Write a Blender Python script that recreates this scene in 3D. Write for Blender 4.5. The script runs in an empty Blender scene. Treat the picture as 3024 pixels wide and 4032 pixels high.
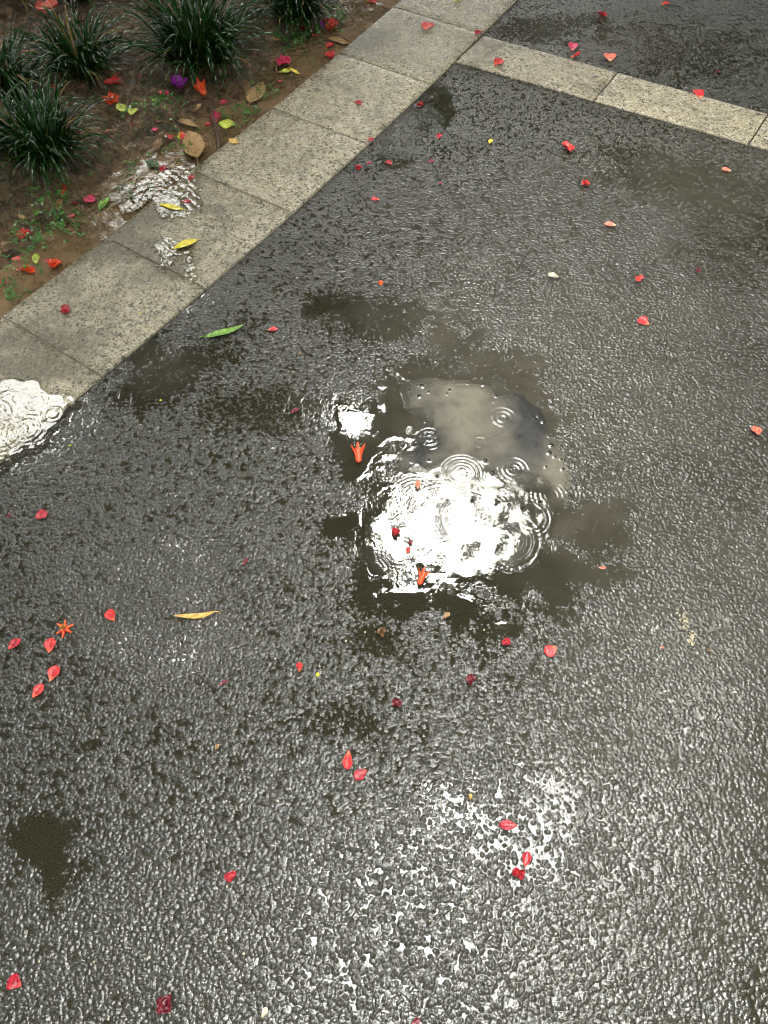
import bpy, math, random
import numpy as np
from math import radians, pi, sin, cos

sc = bpy.context.scene
C = sc.collection

# ------------------------------------------------------------------ camera, sky, sun, exposure
PX_F, CX, CY, CAM_H, PITCH = 2850.0, 1512.0, 2016.0, 1.45, radians(59.0)
cd = bpy.data.cameras.new('camera')
cam = bpy.data.objects.new('camera', cd)
C.objects.link(cam)
sc.camera = cam
cam.location = (0, 0, CAM_H)
cam.rotation_euler = (radians(90) - PITCH, 0, 0)
cd.sensor_fit = 'VERTICAL'
cd.sensor_height = 24.0
cd.sensor_width = 18.0
cd.lens = 24.0 * PX_F / 4032.0
cd.clip_start = 0.01
cd.clip_end = 500

SUN_EL, SUN_AZ = radians(69), radians(-12)          # azimuth: from straight ahead (+Y) towards the right (+X)
world = bpy.data.worlds.new('World')
sc.world = world
world.use_nodes = True
wn = world.node_tree
sky = wn.nodes.new('ShaderNodeTexSky')
sky.sky_type = 'NISHITA'
sky.sun_disc = False
sky.sun_elevation = SUN_EL
sky.sun_rotation = SUN_AZ
sky.dust_density = 8.5
sky.air_density = 1.0
sky.ozone_density = 1.0
hs = wn.nodes.new('ShaderNodeHueSaturation')
hs.inputs['Saturation'].default_value = 0.15
wn.links.new(sky.outputs[0], hs.inputs['Color'])
wb = wn.nodes.new('ShaderNodeMix')                  # white balance of the overcast sky
wb.data_type = 'RGBA'
wb.blend_type = 'MULTIPLY'
wb.inputs[0].default_value = 1.0
wb.inputs[7].default_value = (0.99, 1.005, 0.955, 1)
wn.links.new(hs.outputs[0], wb.inputs[6])
wn.links.new(wb.outputs[2], wn.nodes['Background'].inputs[0])
wn.nodes['Background'].inputs[1].default_value = 0.15

sd = bpy.data.lights.new('sun', 'SUN')
sd.energy = 0.15
sd.angle = radians(26)
sd.color = (1.0, 0.98, 0.94)
sun = bpy.data.objects.new('sun', sd)
C.objects.link(sun)
sun.rotation_euler = (radians(90) - SUN_EL, 0, pi - SUN_AZ)   # light comes from ahead

sc.view_settings.view_transform = 'Standard'
sc.view_settings.look = 'None'
sc.view_settings.gamma = 1
sc.view_settings.exposure = 3.8
sc.cycles.max_bounces = 8
sc.cycles.transparent_max_bounces = 12
sc.cycles.sample_clamp_indirect = 10
sc.cycles.use_denoising = True
sc.cycles.denoiser = 'OPENIMAGEDENOISE'
sc.cycles.denoising_input_passes = 'RGB_ALBEDO_NORMAL'
sc.cycles.filter_width = 1.1

R = random.Random(7)


# ------------------------------------------------------------------ geometry of the place
def g(px, py, z=0.0):
    """where the ray through a point of the photograph meets the level z"""
    x = (px - CX) / PX_F
    y = -(py - CY) / PX_F
    dx, dy, dz = x, cos(PITCH) + y * sin(PITCH), -sin(PITCH) + y * cos(PITCH)
    t = (CAM_H - z) / -dz
    return np.array([dx * t, dy * t, z])


def mpp(px, py, z=0.0):
    """metres per photograph pixel at that place"""
    p = g(px, py, z) - np.array([0, 0, CAM_H])
    d = p[1] * cos(PITCH) - p[2] * sin(PITCH)
    return d / PX_F


def to_px(X, Y, Z=0.0):
    dz = Z - CAM_H
    d = Y * cos(PITCH) - dz * sin(PITCH)
    u = Y * sin(PITCH) + dz * cos(PITCH)
    d = np.where(d < 0.05, 0.05, d)
    return CX + PX_F * X / d, CY - PX_F * u / d


_tab = np.random.RandomState(3).rand(256, 256)


def vnoise(x, y, s=1.0, off=0):
    x, y = np.asarray(x) * s, np.asarray(y) * s
    ca, sa = cos(0.6 + off * 1.13), sin(0.6 + off * 1.13)      # each layer turned, so that no lattice shows
    x, y = x * ca - y * sa + 37.3 + off * 11.7, x * sa + y * ca + 91.1 + off * 5.3
    xi = np.floor(x).astype(int)
    yi = np.floor(y).astype(int)
    fx = x - xi
    fy = y - yi
    fx = fx ** 3 * (fx * (fx * 6 - 15) + 10)
    fy = fy ** 3 * (fy * (fy * 6 - 15) + 10)
    a = _tab[xi % 256, yi % 256]
    b = _tab[(xi + 1) % 256, yi % 256]
    c = _tab[xi % 256, (yi + 1) % 256]
    d = _tab[(xi + 1) % 256, (yi + 1) % 256]
    return a + (b - a) * fx + (c - a) * fy + (a - b - c + d) * fx * fy


def fbm(x, y, s=1.0, o=4, off=0):
    v, a, t = 0, 0.5, 0
    for k in range(o):
        v = v + a * vnoise(x, y, s * 2 ** k, off + k)
        t += a
        a *= 0.5
    return v / t


# ------------------------------------------------------------------ mesh and material helpers
def raw_mesh(name, co, faces, smooth=True):
    me = bpy.data.meshes.new(name)
    co = np.asarray(co, dtype=np.float32)
    faces = np.asarray(faces, dtype=np.int32)
    n = faces.shape[1]
    me.vertices.add(len(co))
    me.vertices.foreach_set('co', co.ravel())
    me.loops.add(faces.size)
    me.loops.foreach_set('vertex_index', faces.ravel())
    me.polygons.add(len(faces))
    me.polygons.foreach_set('loop_start', np.arange(0, faces.size, n, dtype=np.int32))
    me.polygons.foreach_set('loop_total', np.full(len(faces), n, dtype=np.int32))
    me.update(calc_edges=True)
    me.validate()
    if smooth:
        me.polygons.foreach_set('use_smooth', np.ones(len(me.polygons), dtype=bool))
    return me


def link(name, me, mat=None, parent=None):
    o = bpy.data.objects.new(name, me)
    C.objects.link(o)
    if mat:
        me.materials.append(mat)
    if parent:
        o.parent = parent
    return o


def tag(o, label=None, cat=None, group=None, kind=None):
    if label: o['label'] = label
    if cat: o['category'] = cat
    if group: o['group'] = group
    if kind: o['kind'] = kind
    return o


def attr(me, name, v):
    a = me.attributes.new(name, 'FLOAT', 'POINT')
    a.data.foreach_set('value', np.asarray(v, dtype=np.float32))


def grid_faces(nx, ny, keep=None):
    i = np.arange(nx * ny).reshape(ny, nx)
    f = np.stack([i[:-1, :-1].ravel(), i[:-1, 1:].ravel(), i[1:, 1:].ravel(), i[1:, :-1].ravel()], 1)
    if keep is not None:
        f = f[keep.ravel()[f].all(1)]
    return f


def compact(co, f, *arrs):
    used = np.unique(f)
    m = -np.ones(len(co), dtype=np.int64)
    m[used] = np.arange(len(used))
    return (co[used], m[f]) + tuple(a[used] for a in arrs)


class NT:
    def __init__(s, name):
        s.m = bpy.data.materials.new(name)
        s.m.use_nodes = True
        s.t = s.m.node_tree
        s.t.nodes.clear()
        s.out = s.t.nodes.new('ShaderNodeOutputMaterial')

    def n(s, typ, **kw):
        nd = s.t.nodes.new('ShaderNode' + typ)
        for k, v in kw.items():
            setattr(nd, k, v)
        return nd

    def put(s, sock, v):
        if v is None:
            return
        if hasattr(v, 'is_linked') or hasattr(v, 'links'):
            s.t.links.new(v, sock)
        else:
            if isinstance(v, (tuple, list)) and len(v) == 3 and sock.type == 'RGBA':
                v = tuple(v) + (1,)
            sock.default_value = v

    def math(s, op, a, b=None, c=None):
        nd = s.n('Math', operation=op)
        for i, v in enumerate((a, b, c)):
            if v is not None:
                s.put(nd.inputs[i], v)
        return nd.outputs[0]

    def mix(s, f, a, b):
        nd = s.n('Mix', data_type='RGBA')
        s.put(nd.inputs[0], f)
        s.put(nd.inputs[6], a)
        s.put(nd.inputs[7], b)
        return nd.outputs[2]

    def ramp(s, v, a, b, lo=0.0, hi=1.0, smooth=True):
        nd = s.n('MapRange', interpolation_type='SMOOTHSTEP' if smooth else 'LINEAR')
        s.put(nd.inputs[0], v)
        for i, q in zip((1, 2, 3, 4), (a, b, lo, hi)):
            s.put(nd.inputs[i], q)
        return nd.outputs[0]

    def noise(s, scale, detail=2, rough=0.5, vec=None, dist=0.0, col=False):
        nd = s.n('TexNoise')
        s.put(nd.inputs['Scale'], scale)
        s.put(nd.inputs['Detail'], detail)
        s.put(nd.inputs['Roughness'], rough)
        s.put(nd.inputs['Distortion'], dist)
        s.put(nd.inputs['Vector'], vec if vec is not None else s.obj())
        return nd.outputs['Color' if col else 'Fac']

    def obj(s):
        if not hasattr(s, '_tc'):
            s._tc = s.n('TexCoord').outputs['Object']
        return s._tc

    def attr(s, name):
        return s.n('Attribute', attribute_name=name).outputs['Fac']

    def vor(s, scale, feature='F1', vec=None, smooth=0.0, rnd=1.0):
        nd = s.n('TexVoronoi', feature=feature)
        s.put(nd.inputs['Scale'], scale)
        if feature == 'SMOOTH_F1':
            s.put(nd.inputs['Smoothness'], smooth)
        s.put(nd.inputs['Randomness'], rnd)
        s.put(nd.inputs['Vector'], vec if vec is not None else s.obj())
        return nd

    def mapping(s, scale=(1, 1, 1), rot=(0, 0, 0)):
        nd = s.n('Mapping')
        s.put(nd.inputs[0], s.obj())
        nd.inputs['Rotation'].default_value = rot
        nd.inputs['Scale'].default_value = scale
        return nd.outputs[0]

    def bump(s, h, dist=1.0, strength=1.0, normal=None):
        nd = s.n('Bump')
        nd.inputs['Strength'].default_value = strength
        nd.inputs['Distance'].default_value = dist
        s.put(nd.inputs['Height'], h)
        if normal is not None:
            s.put(nd.inputs['Normal'], normal)
        return nd.outputs[0]

    def principled(s, col, rough, normal=None, spec=0.5, ior=1.5, coat=0.0, coat_rough=0.03, trans=None):
        p = s.n('BsdfPrincipled')
        s.put(p.inputs['Base Color'], col)
        s.put(p.inputs['Roughness'], rough)
        s.put(p.inputs['IOR'], ior)
        s.put(p.inputs['Specular IOR Level'], spec)
        s.put(p.inputs['Coat Weight'], coat)
        s.put(p.inputs['Coat Roughness'], coat_rough)
        if normal is not None:
            s.put(p.inputs['Normal'], normal)
            s.put(p.inputs['Coat Normal'], normal)
        return p.outputs[0]

    def done(s, sh):
        s.t.links.new(sh, s.out.inputs[0])
        return s.m


def mat_asphalt():
    t = NT('wet_asphalt')
    depth = t.attr('depth')
    silt = t.attr('silt')
    # slight warp so that the stones are not perfect cells
    w1 = t.noise(60, 1, 0.5, col=True)
    vm = t.n('VectorMath', operation='MULTIPLY_ADD')
    t.put(vm.inputs[0], w1)
    vm.inputs[1].default_value = (0.006, 0.006, 0.0)
    t.put(vm.inputs[2], t.obj())
    vec = vm.outputs[0]
    va = t.vor(134, 'SMOOTH_F1', vec, 0.45)
    sep = t.n('SeparateColor')
    t.put(sep.inputs[0], va.outputs['Color'])
    da = t.math('MULTIPLY_ADD', va.outputs['Distance'], -1.7, 1.0)
    ra = t.math('MULTIPLY_ADD', sep.outputs[0], 0.5, 0.6)
    da = t.math('MULTIPLY', da, ra)
    vc = t.vor(58, 'SMOOTH_F1', vec, 0.35)
    stone = t.math('MULTIPLY_ADD', vc.outputs['Distance'], -0.75, t.math('ADD', da, 0.30))
    mid = t.noise(210, 2, 0.55)
    stone = t.math('MULTIPLY_ADD', mid, 0.55, t.math('SUBTRACT', stone, 0.27))
    # water level: broad pools, streaks running down the slope, painted pools
    broad = t.noise(5.0, 3, 0.55)
    streak = t.noise(1.0, 3, 0.6, t.mapping((38, 13, 1), (0, 0, radians(28))), 1.2)
    lev = t.math('MULTIPLY_ADD', streak, 0.30, -0.50)
    # where water stands the stones sink below it and the surface stays level
    stone = t.math('MULTIPLY_ADD', broad, -0.30, stone)
    stone = t.math('MULTIPLY_ADD', depth, -1.6, stone)
    lev = t.math('MULTIPLY', lev, t.ramp(depth, 0.25, 0.7, 1.0, 0.0))
    stone = t.math('ADD', stone, t.ramp(depth, 0.25, 0.7, 0.0, 0.35))
    rip = t.noise(55, 1, 0.5)
    lev2 = t.math('MULTIPLY_ADD', rip, 0.05, lev)
    h = t.math('SMOOTH_MAX', stone, lev2, 0.16)
    h = t.math('MULTIPLY', h, 0.0021)
    nrm = t.bump(h, 1.0)
    wet = t.ramp(t.math('SUBTRACT', lev, stone), -0.15, 0.25)
    grain = t.noise(420, 3, 0.7)
    cb = t.mix(t.ramp(grain, 0.35, 0.7), (0.015, 0.015, 0.012), (0.070, 0.067, 0.050))
    cells = t.n('SeparateColor')
    t.put(cells.inputs[0], t.vor(112, 'F1', vec).outputs['Color'])
    cb = t.mix(t.math('MULTIPLY', t.ramp(cells.outputs[1], 0.4, 1.0), 0.5), cb, (0.030, 0.030, 0.031))
    cw = t.mix(t.ramp(grain, 0.3, 0.75), (0.012, 0.0115, 0.006), (0.042, 0.040, 0.023))
    col = t.mix(t.math('MULTIPLY', wet, 0.85), cb, cw)
    swirl = t.noise(9, 4, 0.6, dist=1.5)
    sm = t.math('MULTIPLY', t.math('MULTIPLY', silt, t.ramp(swirl, 0.25, 0.75, 0.45, 1.0)), t.ramp(wet, 0, 1, 0.45, 1.0))
    col = t.mix(sm, col, (0.105, 0.095, 0.075))
    # pale mineral specks
    sp = t.vor(75, 'F1')
    spk = t.n('SeparateColor')
    t.put(spk.inputs[0], sp.outputs['Color'])
    msk = t.math('MULTIPLY', t.math('GREATER_THAN', spk.outputs[0], 0.985), t.math('LESS_THAN', sp.outputs['Distance'], 0.16))
    col = t.mix(msk, col, (0.38, 0.34, 0.24))
    return t.done(t.principled(col, 0.03, nrm, 0.60))


def mat_granite():
    t = NT('wet_granite')
    n1 = t.noise(190, 2, 0.8)
    n2 = t.noise(70, 3, 0.7)
    v = t.vor(150, 'F1')
    sp = t.n('SeparateColor')
    t.put(sp.inputs[0], v.outputs['Color'])
    tile = t.attr('tile')
    base = t.mix(t.ramp(n1, 0.36, 0.64), (0.125, 0.103, 0.062), (0.50, 0.435, 0.30))
    base = t.mix(t.math('MULTIPLY', t.ramp(sp.outputs[0], 0.55, 0.95), 0.6), base, (0.42, 0.39, 0.30))
    base = t.mix(t.math('MULTIPLY', t.ramp(sp.outputs[1], 0.80, 0.92), 0.85), base, (0.035, 0.032, 0.026))
    base = t.mix(t.math('MULTIPLY', t.ramp(n2, 0.42, 0.68), 0.35), base, (0.10, 0.088, 0.055))
    stain = t.noise(7, 4, 0.6, dist=0.8)
    damp = t.attr('damp')
    dm = t.math('MULTIPLY', t.ramp(t.math('ADD', t.math('MULTIPLY', damp, 0.5), stain), 0.42, 0.80), 0.66)
    base = t.mix(dm, base, (0.058, 0.048, 0.026))
    bright = t.n('HueSaturation')
    t.put(bright.inputs['Value'], t.math('MULTIPLY_ADD', tile, 0.7, 0.72))
    t.put(bright.inputs['Color'], base)
    h = t.math('ADD', t.math('MULTIPLY', t.noise(260, 3, 0.65), 0.0016), t.math('MULTIPLY', t.noise(60, 2, 0.5), 0.0014))
    nrm = t.bump(h, 1.0)
    rr = t.ramp(t.noise(40, 3, 0.6), 0.3, 0.7, 0.10, 0.34)
    return t.done(t.principled(bright.outputs[0], rr, nrm, 0.5))


def mat_joint():
    t = NT('joint_grout')
    return t.done(t.principled(t.mix(t.noise(60, 3), (0.05, 0.041, 0.024), (0.20, 0.17, 0.11)), 0.5))


def mat_soil():
    t = NT('wet_soil')
    n = t.noise(24, 6, 0.7, dist=0.4)
    n2 = t.noise(120, 4, 0.7)
    moss = t.noise(6.5, 4, 0.65)
    c = t.mix(t.ramp(n, 0.3, 0.7), (0.050, 0.027, 0.012), (0.38, 0.235, 0.13))
    c = t.mix(t.math('MULTIPLY', t.ramp(n2, 0.5, 0.8), 0.5), c, (0.42, 0.31, 0.21))
    c = t.mix(t.math('MULTIPLY', t.ramp(moss, 0.50, 0.66), 0.75), c, (0.022, 0.032, 0.008))
    h = t.math('ADD', t.math('MULTIPLY', n, 0.045), t.math('MULTIPLY', n2, 0.011))
    h = t.math('ADD', h, t.math('MULTIPLY', t.noise(420, 3, 0.7), 0.0018))
    nrm = t.bump(h, 1.0)
    rough = t.ramp(t.noise(50, 3, 0.6), 0.35, 0.7, 0.10, 0.5)
    return t.done(t.principled(c, rough, nrm, 0.5))


def mat_water(name, murk_a, murk_b, edge_noise=0.006, rough=0.015, bump=0.0, ior=1.6):
    t = NT(name)
    edge = t.attr('edge')
    e = t.math('MULTIPLY_ADD', t.math('SUBTRACT', t.noise(90, 3, 0.6), 0.5), edge_noise * 2.2, edge)
    alpha = t.ramp(e, 0.0, 0.0015)
    nrm = None
    if bump:
        nrm = t.bump(t.math('MULTIPLY', t.noise(110, 2, 0.5, dist=0.5), bump), 1.0)
    murk = t.attr('murk')
    tan = t.attr('tan')
    sw = t.noise(14, 4, 0.6, dist=0.7)
    fine = t.noise(500, 2, 0.6)
    col = t.mix(t.math('MULTIPLY_ADD', t.math('SUBTRACT', sw, 0.5), 0.8, tan), murk_a, murk_b)
    col = t.mix(t.math('MULTIPLY', t.ramp(fine, 0.45, 0.75), 0.18), col, (0.02, 0.02, 0.015))
    col = t.mix(t.attr('stone'), col, (0.008, 0.008, 0.008))
    df = t.n('BsdfDiffuse')
    t.put(df.inputs[0], col)
    tr = t.n('BsdfTransparent')
    tr.inputs[0].default_value = (0.93, 0.93, 0.88, 1)
    m1 = t.n('MixShader')
    mm = t.math('MAXIMUM', t.math('MULTIPLY', murk, t.ramp(sw, 0.2, 0.6, 0.7, 1.0)), t.attr('stone'))
    t.put(m1.inputs[0], mm)
    t.put(m1.inputs[1], tr.outputs[0])
    t.put(m1.inputs[2], df.outputs[0])
    gl = t.n('BsdfGlossy')
    gl.inputs['Roughness'].default_value = rough
    fr = t.n('Fresnel')
    fr.inputs[0].default_value = ior
    if nrm is not None:
        t.put(gl.inputs['Normal'], nrm)
        t.put(fr.inputs['Normal'], nrm)
    m2 = t.n('MixShader')
    t.put(m2.inputs[0], fr.outputs[0])
    t.put(m2.inputs[1], m1.outputs[0])
    t.put(m2.inputs[2], gl.outputs[0])
    clear = t.n('BsdfTransparent')
    m3 = t.n('MixShader')
    t.put(m3.inputs[0], alpha)
    t.put(m3.inputs[1], clear.outputs[0])
    t.put(m3.inputs[2], m2.outputs[0])
    return t.done(m3.outputs[0])


_litter = {}


def mat_plant(name, a, b, tip=None, rough=0.3, scale=160, bump=0.0012):
    """two-tone plant tissue; 'along' runs from base (0) to tip (1)"""
    if name in _litter:
        return _litter[name]
    t = NT(name)
    n = t.noise(scale, 3, 0.6)
    c = t.mix(t.ramp(n, 0.35, 0.7), a, b)
    if tip is not None:
        c = t.mix(t.ramp(t.attr('along'), 0.05, 0.42, 1.0, 0.0), c, tip)
    nrm = t.bump(t.math('MULTIPLY', t.noise(scale * 1.6, 2, 0.6), bump), 1.0)
    m = t.done(t.principled(c, rough, nrm, 0.5))
    _litter[name] = m
    return m


# ------------------------------------------------------------------ kerb line
KZ = 0.007      # kerb top above the asphalt
SZ = 0.0045     # cross strip top above the asphalt
J = [((6, 1243), (400, 1482)), ((416, 934), (810, 1137)), ((752, 669), (1152, 837)), ((1071, 423), (1448, 566)), ((1333, 208), (1698, 330))]
OUT = [g(*a, KZ)[:2] for a, b in J]
INN = [g(*b, KZ)[:2] for a, b in J]
f_in = g(1898, 132, KZ)[:2]
d = f_in - INN[-1]
OUT.append(OUT[-1] + d * 1.0)
INN.append(f_in)
d = d / np.linalg.norm(d)
for k in range(14):                          # onwards beyond the picture
    OUT.append(OUT[-1] + d * 0.42)
    INN.append(INN[-1] + d * 0.42)
d0 = (INN[0] - INN[1])
d0 = d0 / np.linalg.norm(d0)
for k in range(14):
    OUT.insert(0, OUT[0] + d0 * 0.42)
    INN.insert(0, INN[0] + d0 * 0.42)
OUT = np.array(OUT)
INN = np.array(INN)
MID = (OUT + INN) / 2
ext = np.vstack([MID[0] + (MID[0] - MID[1]) * 100, MID, MID[-1] + (MID[-1] - MID[-2]) * 100])


def side(X, Y, line=ext):
    """signed distance to the kerb's centre line, positive on the asphalt side"""
    best = np.full(X.shape, 1e9)
    sg = np.zeros(X.shape)
    for a, b in zip(line[:-1], line[1:]):
        ab = b - a
        L = np.dot(ab, ab)
        u = np.clip(((X - a[0]) * ab[0] + (Y - a[1]) * ab[1]) / L, 0, 1)
        dx, dy = X - a[0] - u * ab[0], Y - a[1] - u * ab[1]
        dd = np.hypot(dx, dy)
        cr = dx * ab[1] - dy * ab[0]
        m = dd < best
        best = np.where(m, dd, best)
        sg = np.where(m, np.sign(cr), sg)
    return best * sg


def axis(lo, hi, step, far):
    a = np.arange(lo, hi, step)
    out_lo = lo - np.cumsum(step * 1.6 ** np.arange(1, 40))
    out_hi = hi + np.cumsum(step * 1.6 ** np.arange(0, 40))
    out_lo = out_lo[out_lo > -far]
    out_hi = out_hi[out_hi < far]
    return np.concatenate([[-far], out_lo[::-1], a, out_hi, [far]])


# ------------------------------------------------------------------ asphalt
# pools and films of water lying on the asphalt: (px, py, rx, ry, amount, turn)
POOLS = [(1850, 1700, 300, 230, 1, 0), (1850, 2100, 380, 290, 1, 0), (2290, 2080, 150, 110, .55, 0), (2200, 2240, 220, 60, .75, 0),
         (1560, 2360, 220, 65, .7, 0), (1500, 2100, 90, 230, .75, 0), (1400, 1740, 95, 130, .85, 0), (1560, 1650, 110, 110, .75, 0),
         (1540, 1270, 220, 65, .42, 0), (1330, 1210, 140, 50, .5, 0), (1100, 1600, 260, 90, .3, 0), (700, 1470, 260, 75, .42, -30),
         (570, 1370, 60, 110, .5, 40), (1740, 1330, 60, 110, .5, 0), (1900, 1480, 180, 70, .45, 0), (1660, 1480, 120, 70, .6, 0),
         (190, 3300, 120, 75, .75, 0), (220, 3440, 60, 120, .75, 0), (320, 3420, 60, 90, .6, 0), (1850, 3190, 190, 90, .22, 35),
         (2050, 3350, 160, 260, .15, 20), 
         (2700, 720, 330, 100, .34, 15), (2900, 900, 250, 160, .2, 0), (2150, 110, 260, 60, .36, 0), (2750, 200, 300, 120, .2, 0),
         (1720, 420, 80, 90, .6, 0), (1560, 620, 90, 60, .35, 0), (1360, 2070, 60, 60, .85, 0), (1500, 2530, 120, 60, .4, 0),
         (1950, 2480, 90, 30, .5, 0), (900, 1330, 0, 0, 0, 0), (2080, 1440, 120, 50, .5, 0), (1450, 2380, 60, 110, .7, 0),
         (620, 2950, 700, 600, -.12, 0), (600, 2100, 600, 300, -.10, 0), (1950, 760, 450, 350, -.12, 0), (1290, 2840, 200, 60, .25, 0), (1500, 3650, 1700, 560, -.14, 0)]
SILT = [(1850, 1650, 330, 260, .75), (2200, 1500, 700, 500, .8), (2350, 2000, 260, 200, .7), (2700, 2300, 500, 600, .6),
        (2700, 720, 420, 160, .5), (2500, 3100, 600, 800, .45), (1740, 1320, 90, 140, .9), (2250, 900, 600, 300, .25), (2300, 120, 500, 120, .35),
        (650, 1440, 200, 90, .35)]
xs = axis(-1.9, 2.3, 0.012, 60)
ys = axis(-0.5, 3.9, 0.012, 60)
GX, GY = np.meshgrid(xs, ys)
sd_ = side(GX, GY)
pxx, pyy = to_px(GX, GY)
front = GY > -1.0
depth = np.zeros_like(GX)
for (a, b, rx, ry, am, tu) in POOLS:
    if rx == 0:
        continue
    c_, s_ = cos(radians(tu)), sin(radians(tu))
    u = ((pxx - a) * c_ + (pyy - b) * s_) / rx
    v = (-(pxx - a) * s_ + (pyy - b) * c_) / ry
    wob = 0.9 * (fbm(GX, GY, 16, 3, int(a) % 17) - 0.5) * 2
    q = np.sqrt(u * u + v * v) + wob
    bl = am * np.clip((1.35 - q) / 0.85, 0, 1)
    depth = np.where(am < 0, depth + bl, np.maximum(depth, bl) + 0 * bl)
depth = np.where(front, depth, 0.1)
silt = np.zeros_like(GX)
for (a, b, rx, ry, am) in SILT:
    q = np.sqrt(((pxx - a) / rx) ** 2 + ((pyy - b) / ry) ** 2) + (fbm(GX, GY, 6, 3, int(a) % 13) - 0.5)
    silt = np.maximum(silt, am * np.clip((1.4 - q) / 0.9, 0, 1))
silt = np.where(front, silt, 0.2)
GZ = np.zeros_like(GX)      # level, so that standing water mirrors cleanly
keep = sd_ > 0.02
co = np.stack([GX.ravel(), GY.ravel(), GZ.ravel()], 1)
f = grid_faces(len(xs), len(ys), keep)
co, f, dv, sv = compact(co, f, depth.ravel(), silt.ravel())
me = raw_mesh('asphalt_path', co, f)
attr(me, 'depth', dv)
attr(me, 'silt', sv)
tag(link('asphalt_path', me, mat_asphalt()), 'dark wet asphalt path covered in rain film', kind='structure')


# ------------------------------------------------------------------ kerb and cross strip
def slab(verts, faces, tiles, quad, z, tile, depth_=0.09, bev=0.004, n=8):
    """one flagstone: a slightly uneven top, rounded edge, sides going down"""
    a, b, c, d_ = [np.array(q, float) for q in quad]
    base = len(verts)
    us = np.concatenate([[0, 0], np.linspace(0, 1, n), [1, 1]])
    inset = np.concatenate([[0, 0.3], np.ones(n), [0.3, 0]])
    zz = np.concatenate([[-depth_, -bev * 0.45], np.zeros(n), [-bev * 0.45, -depth_]])
    L1, L2 = np.linalg.norm(b - a), np.linalg.norm(d_ - a)
    m = len(us)
    for j in range(m):
        for i in range(m):
            u = us[i] * (1 - 2 * bev / L1) + bev / L1 + (0 if 2 <= i < m - 2 else 0)
            v = us[j] * (1 - 2 * bev / L2) + bev / L2
            if i < 2: u = bev / L1 * inset[i]
            if i >= m - 2: u = 1 - bev / L1 * inset[i]
            if j < 2: v = bev / L2 * inset[j]
            if j >= m - 2: v = 1 - bev / L2 * inset[j]
            p = a * (1 - u) * (1 - v) + b * u * (1 - v) + c * u * v + d_ * (1 - u) * v
            h = z + min(zz[i], zz[j])
            if min(i, j, m - 1 - i, m - 1 - j) >= 2:
                h += 0.0012 * (float(fbm(p[0], p[1], 9, 2, 5)) - 0.5)
            else:
                w = 0.0014 * (float(vnoise(p[0], p[1], 90, 3)) - 0.5)
                p = p + w
            verts.append((p[0], p[1], h))
            tiles.append(tile)
    for j in range(m - 1):
        for i in range(m - 1):
            q = base + j * m + i
            faces.append((q, q + 1, q + m + 1, q + m))


M_GRAN = mat_granite()


def add_damp(me, spots, base=0.0):
    co = np.empty(len(me.vertices) * 3, dtype=np.float32)
    me.vertices.foreach_get('co', co)
    co = co.reshape(-1, 3)
    a, b = to_px(co[:, 0], co[:, 1])
    v = np.full(len(co), base)
    for (x, y, rx, ry, am) in spots:
        v = np.maximum(v, am * np.exp(-((a - x) / rx) ** 2 - ((b - y) / ry) ** 2))
    attr(me, 'damp', v)


vs, fs, ts = [], [], []
gap = 0.0008
for k in range(len(OUT) - 1):
    o0, o1, i0, i1 = OUT[k], OUT[k + 1], INN[k], INN[k + 1]
    t0 = (o1 - o0) / np.linalg.norm(o1 - o0) * gap
    slab(vs, fs, ts, (o0 + t0, i0 + t0, i1 - t0, o1 - t0), KZ, 0.5 + 0.28 * (R.random() - 0.5), n=16)
me = raw_mesh('kerb', vs, fs)
attr(me, 'tile', ts)
add_damp(me, [(150, 1350, 200, 80, .7), (120, 1050, 160, 50, .6), (500, 980, 230, 60, .8), (650, 800, 200, 120, .6), (1400, 160, 150, 60, .7), (1180, 280, 100, 50, .6),
              (100, 1450, 200, 60, .9), (650, 1020, 120, 90, .7), (300, 1000, 80, 60, .8)])
tag(link('kerb', me, M_GRAN), 'speckled wet granite kerb flags between garden bed and asphalt', kind='structure')

# cross strip: from its corner at the kerb out to the right
A0, A1 = g(1898, 137, SZ)[:2], g(3024, 448.5, SZ)[:2]
B0, B1 = g(1788, 240, SZ)[:2], g(3024, 588, SZ)[:2]
da_ = (A1 - A0) / np.linalg.norm(A1 - A0)
db_ = (B1 - B0) / np.linalg.norm(B1 - B0)
ja, jb = g(2433, 284, SZ)[:2], g(2341, 391, SZ)[:2]
LA = np.dot(ja - A0, da_)
LB = np.dot(jb - B0, db_)
vs, fs, ts = [], [], []
for k in range(24):
    qa0, qa1 = A0 + da_ * LA * k, A0 + da_ * LA * (k + 1)
    qb0, qb1 = B0 + db_ * LB * k, B0 + db_ * LB * (k + 1)
    e = da_ * 0.0016
    slab(vs, fs, ts, (qb0 + e + (da_ * 0.004 if k == 0 else 0), qb1 - e, qa1 - e, qa0 + e + (da_ * 0.004 if k == 0 else 0)), SZ, [0.52, 0.76, 0.66][min(k, 2)], n=10, bev=0.003)
me = raw_mesh('paving_strip', vs, fs)
attr(me, 'tile', ts)
add_damp(me, [(1900, 200, 90, 60, .4)])
tag(link('paving_strip', me, M_GRAN), 'pale granite paving strip crossing the asphalt', kind='structure')

# grout bed under kerb and strip so that joints read dark
vs, fs = [], []
for k in range(len(OUT) - 1):
    ins = (INN[k] - OUT[k]) / np.linalg.norm(INN[k] - OUT[k]) * 0.004
    q = len(vs)
    for p in (OUT[k] + ins, INN[k] - ins, INN[k + 1] - ins, OUT[k + 1] + ins):
        vs.append((p[0], p[1], KZ - 0.003))
    fs.append((q, q + 1, q + 2, q + 3))
tag(link('kerb_bedding', raw_mesh('kerb_bedding', vs, fs, False), mat_joint()), kind='structure')

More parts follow.
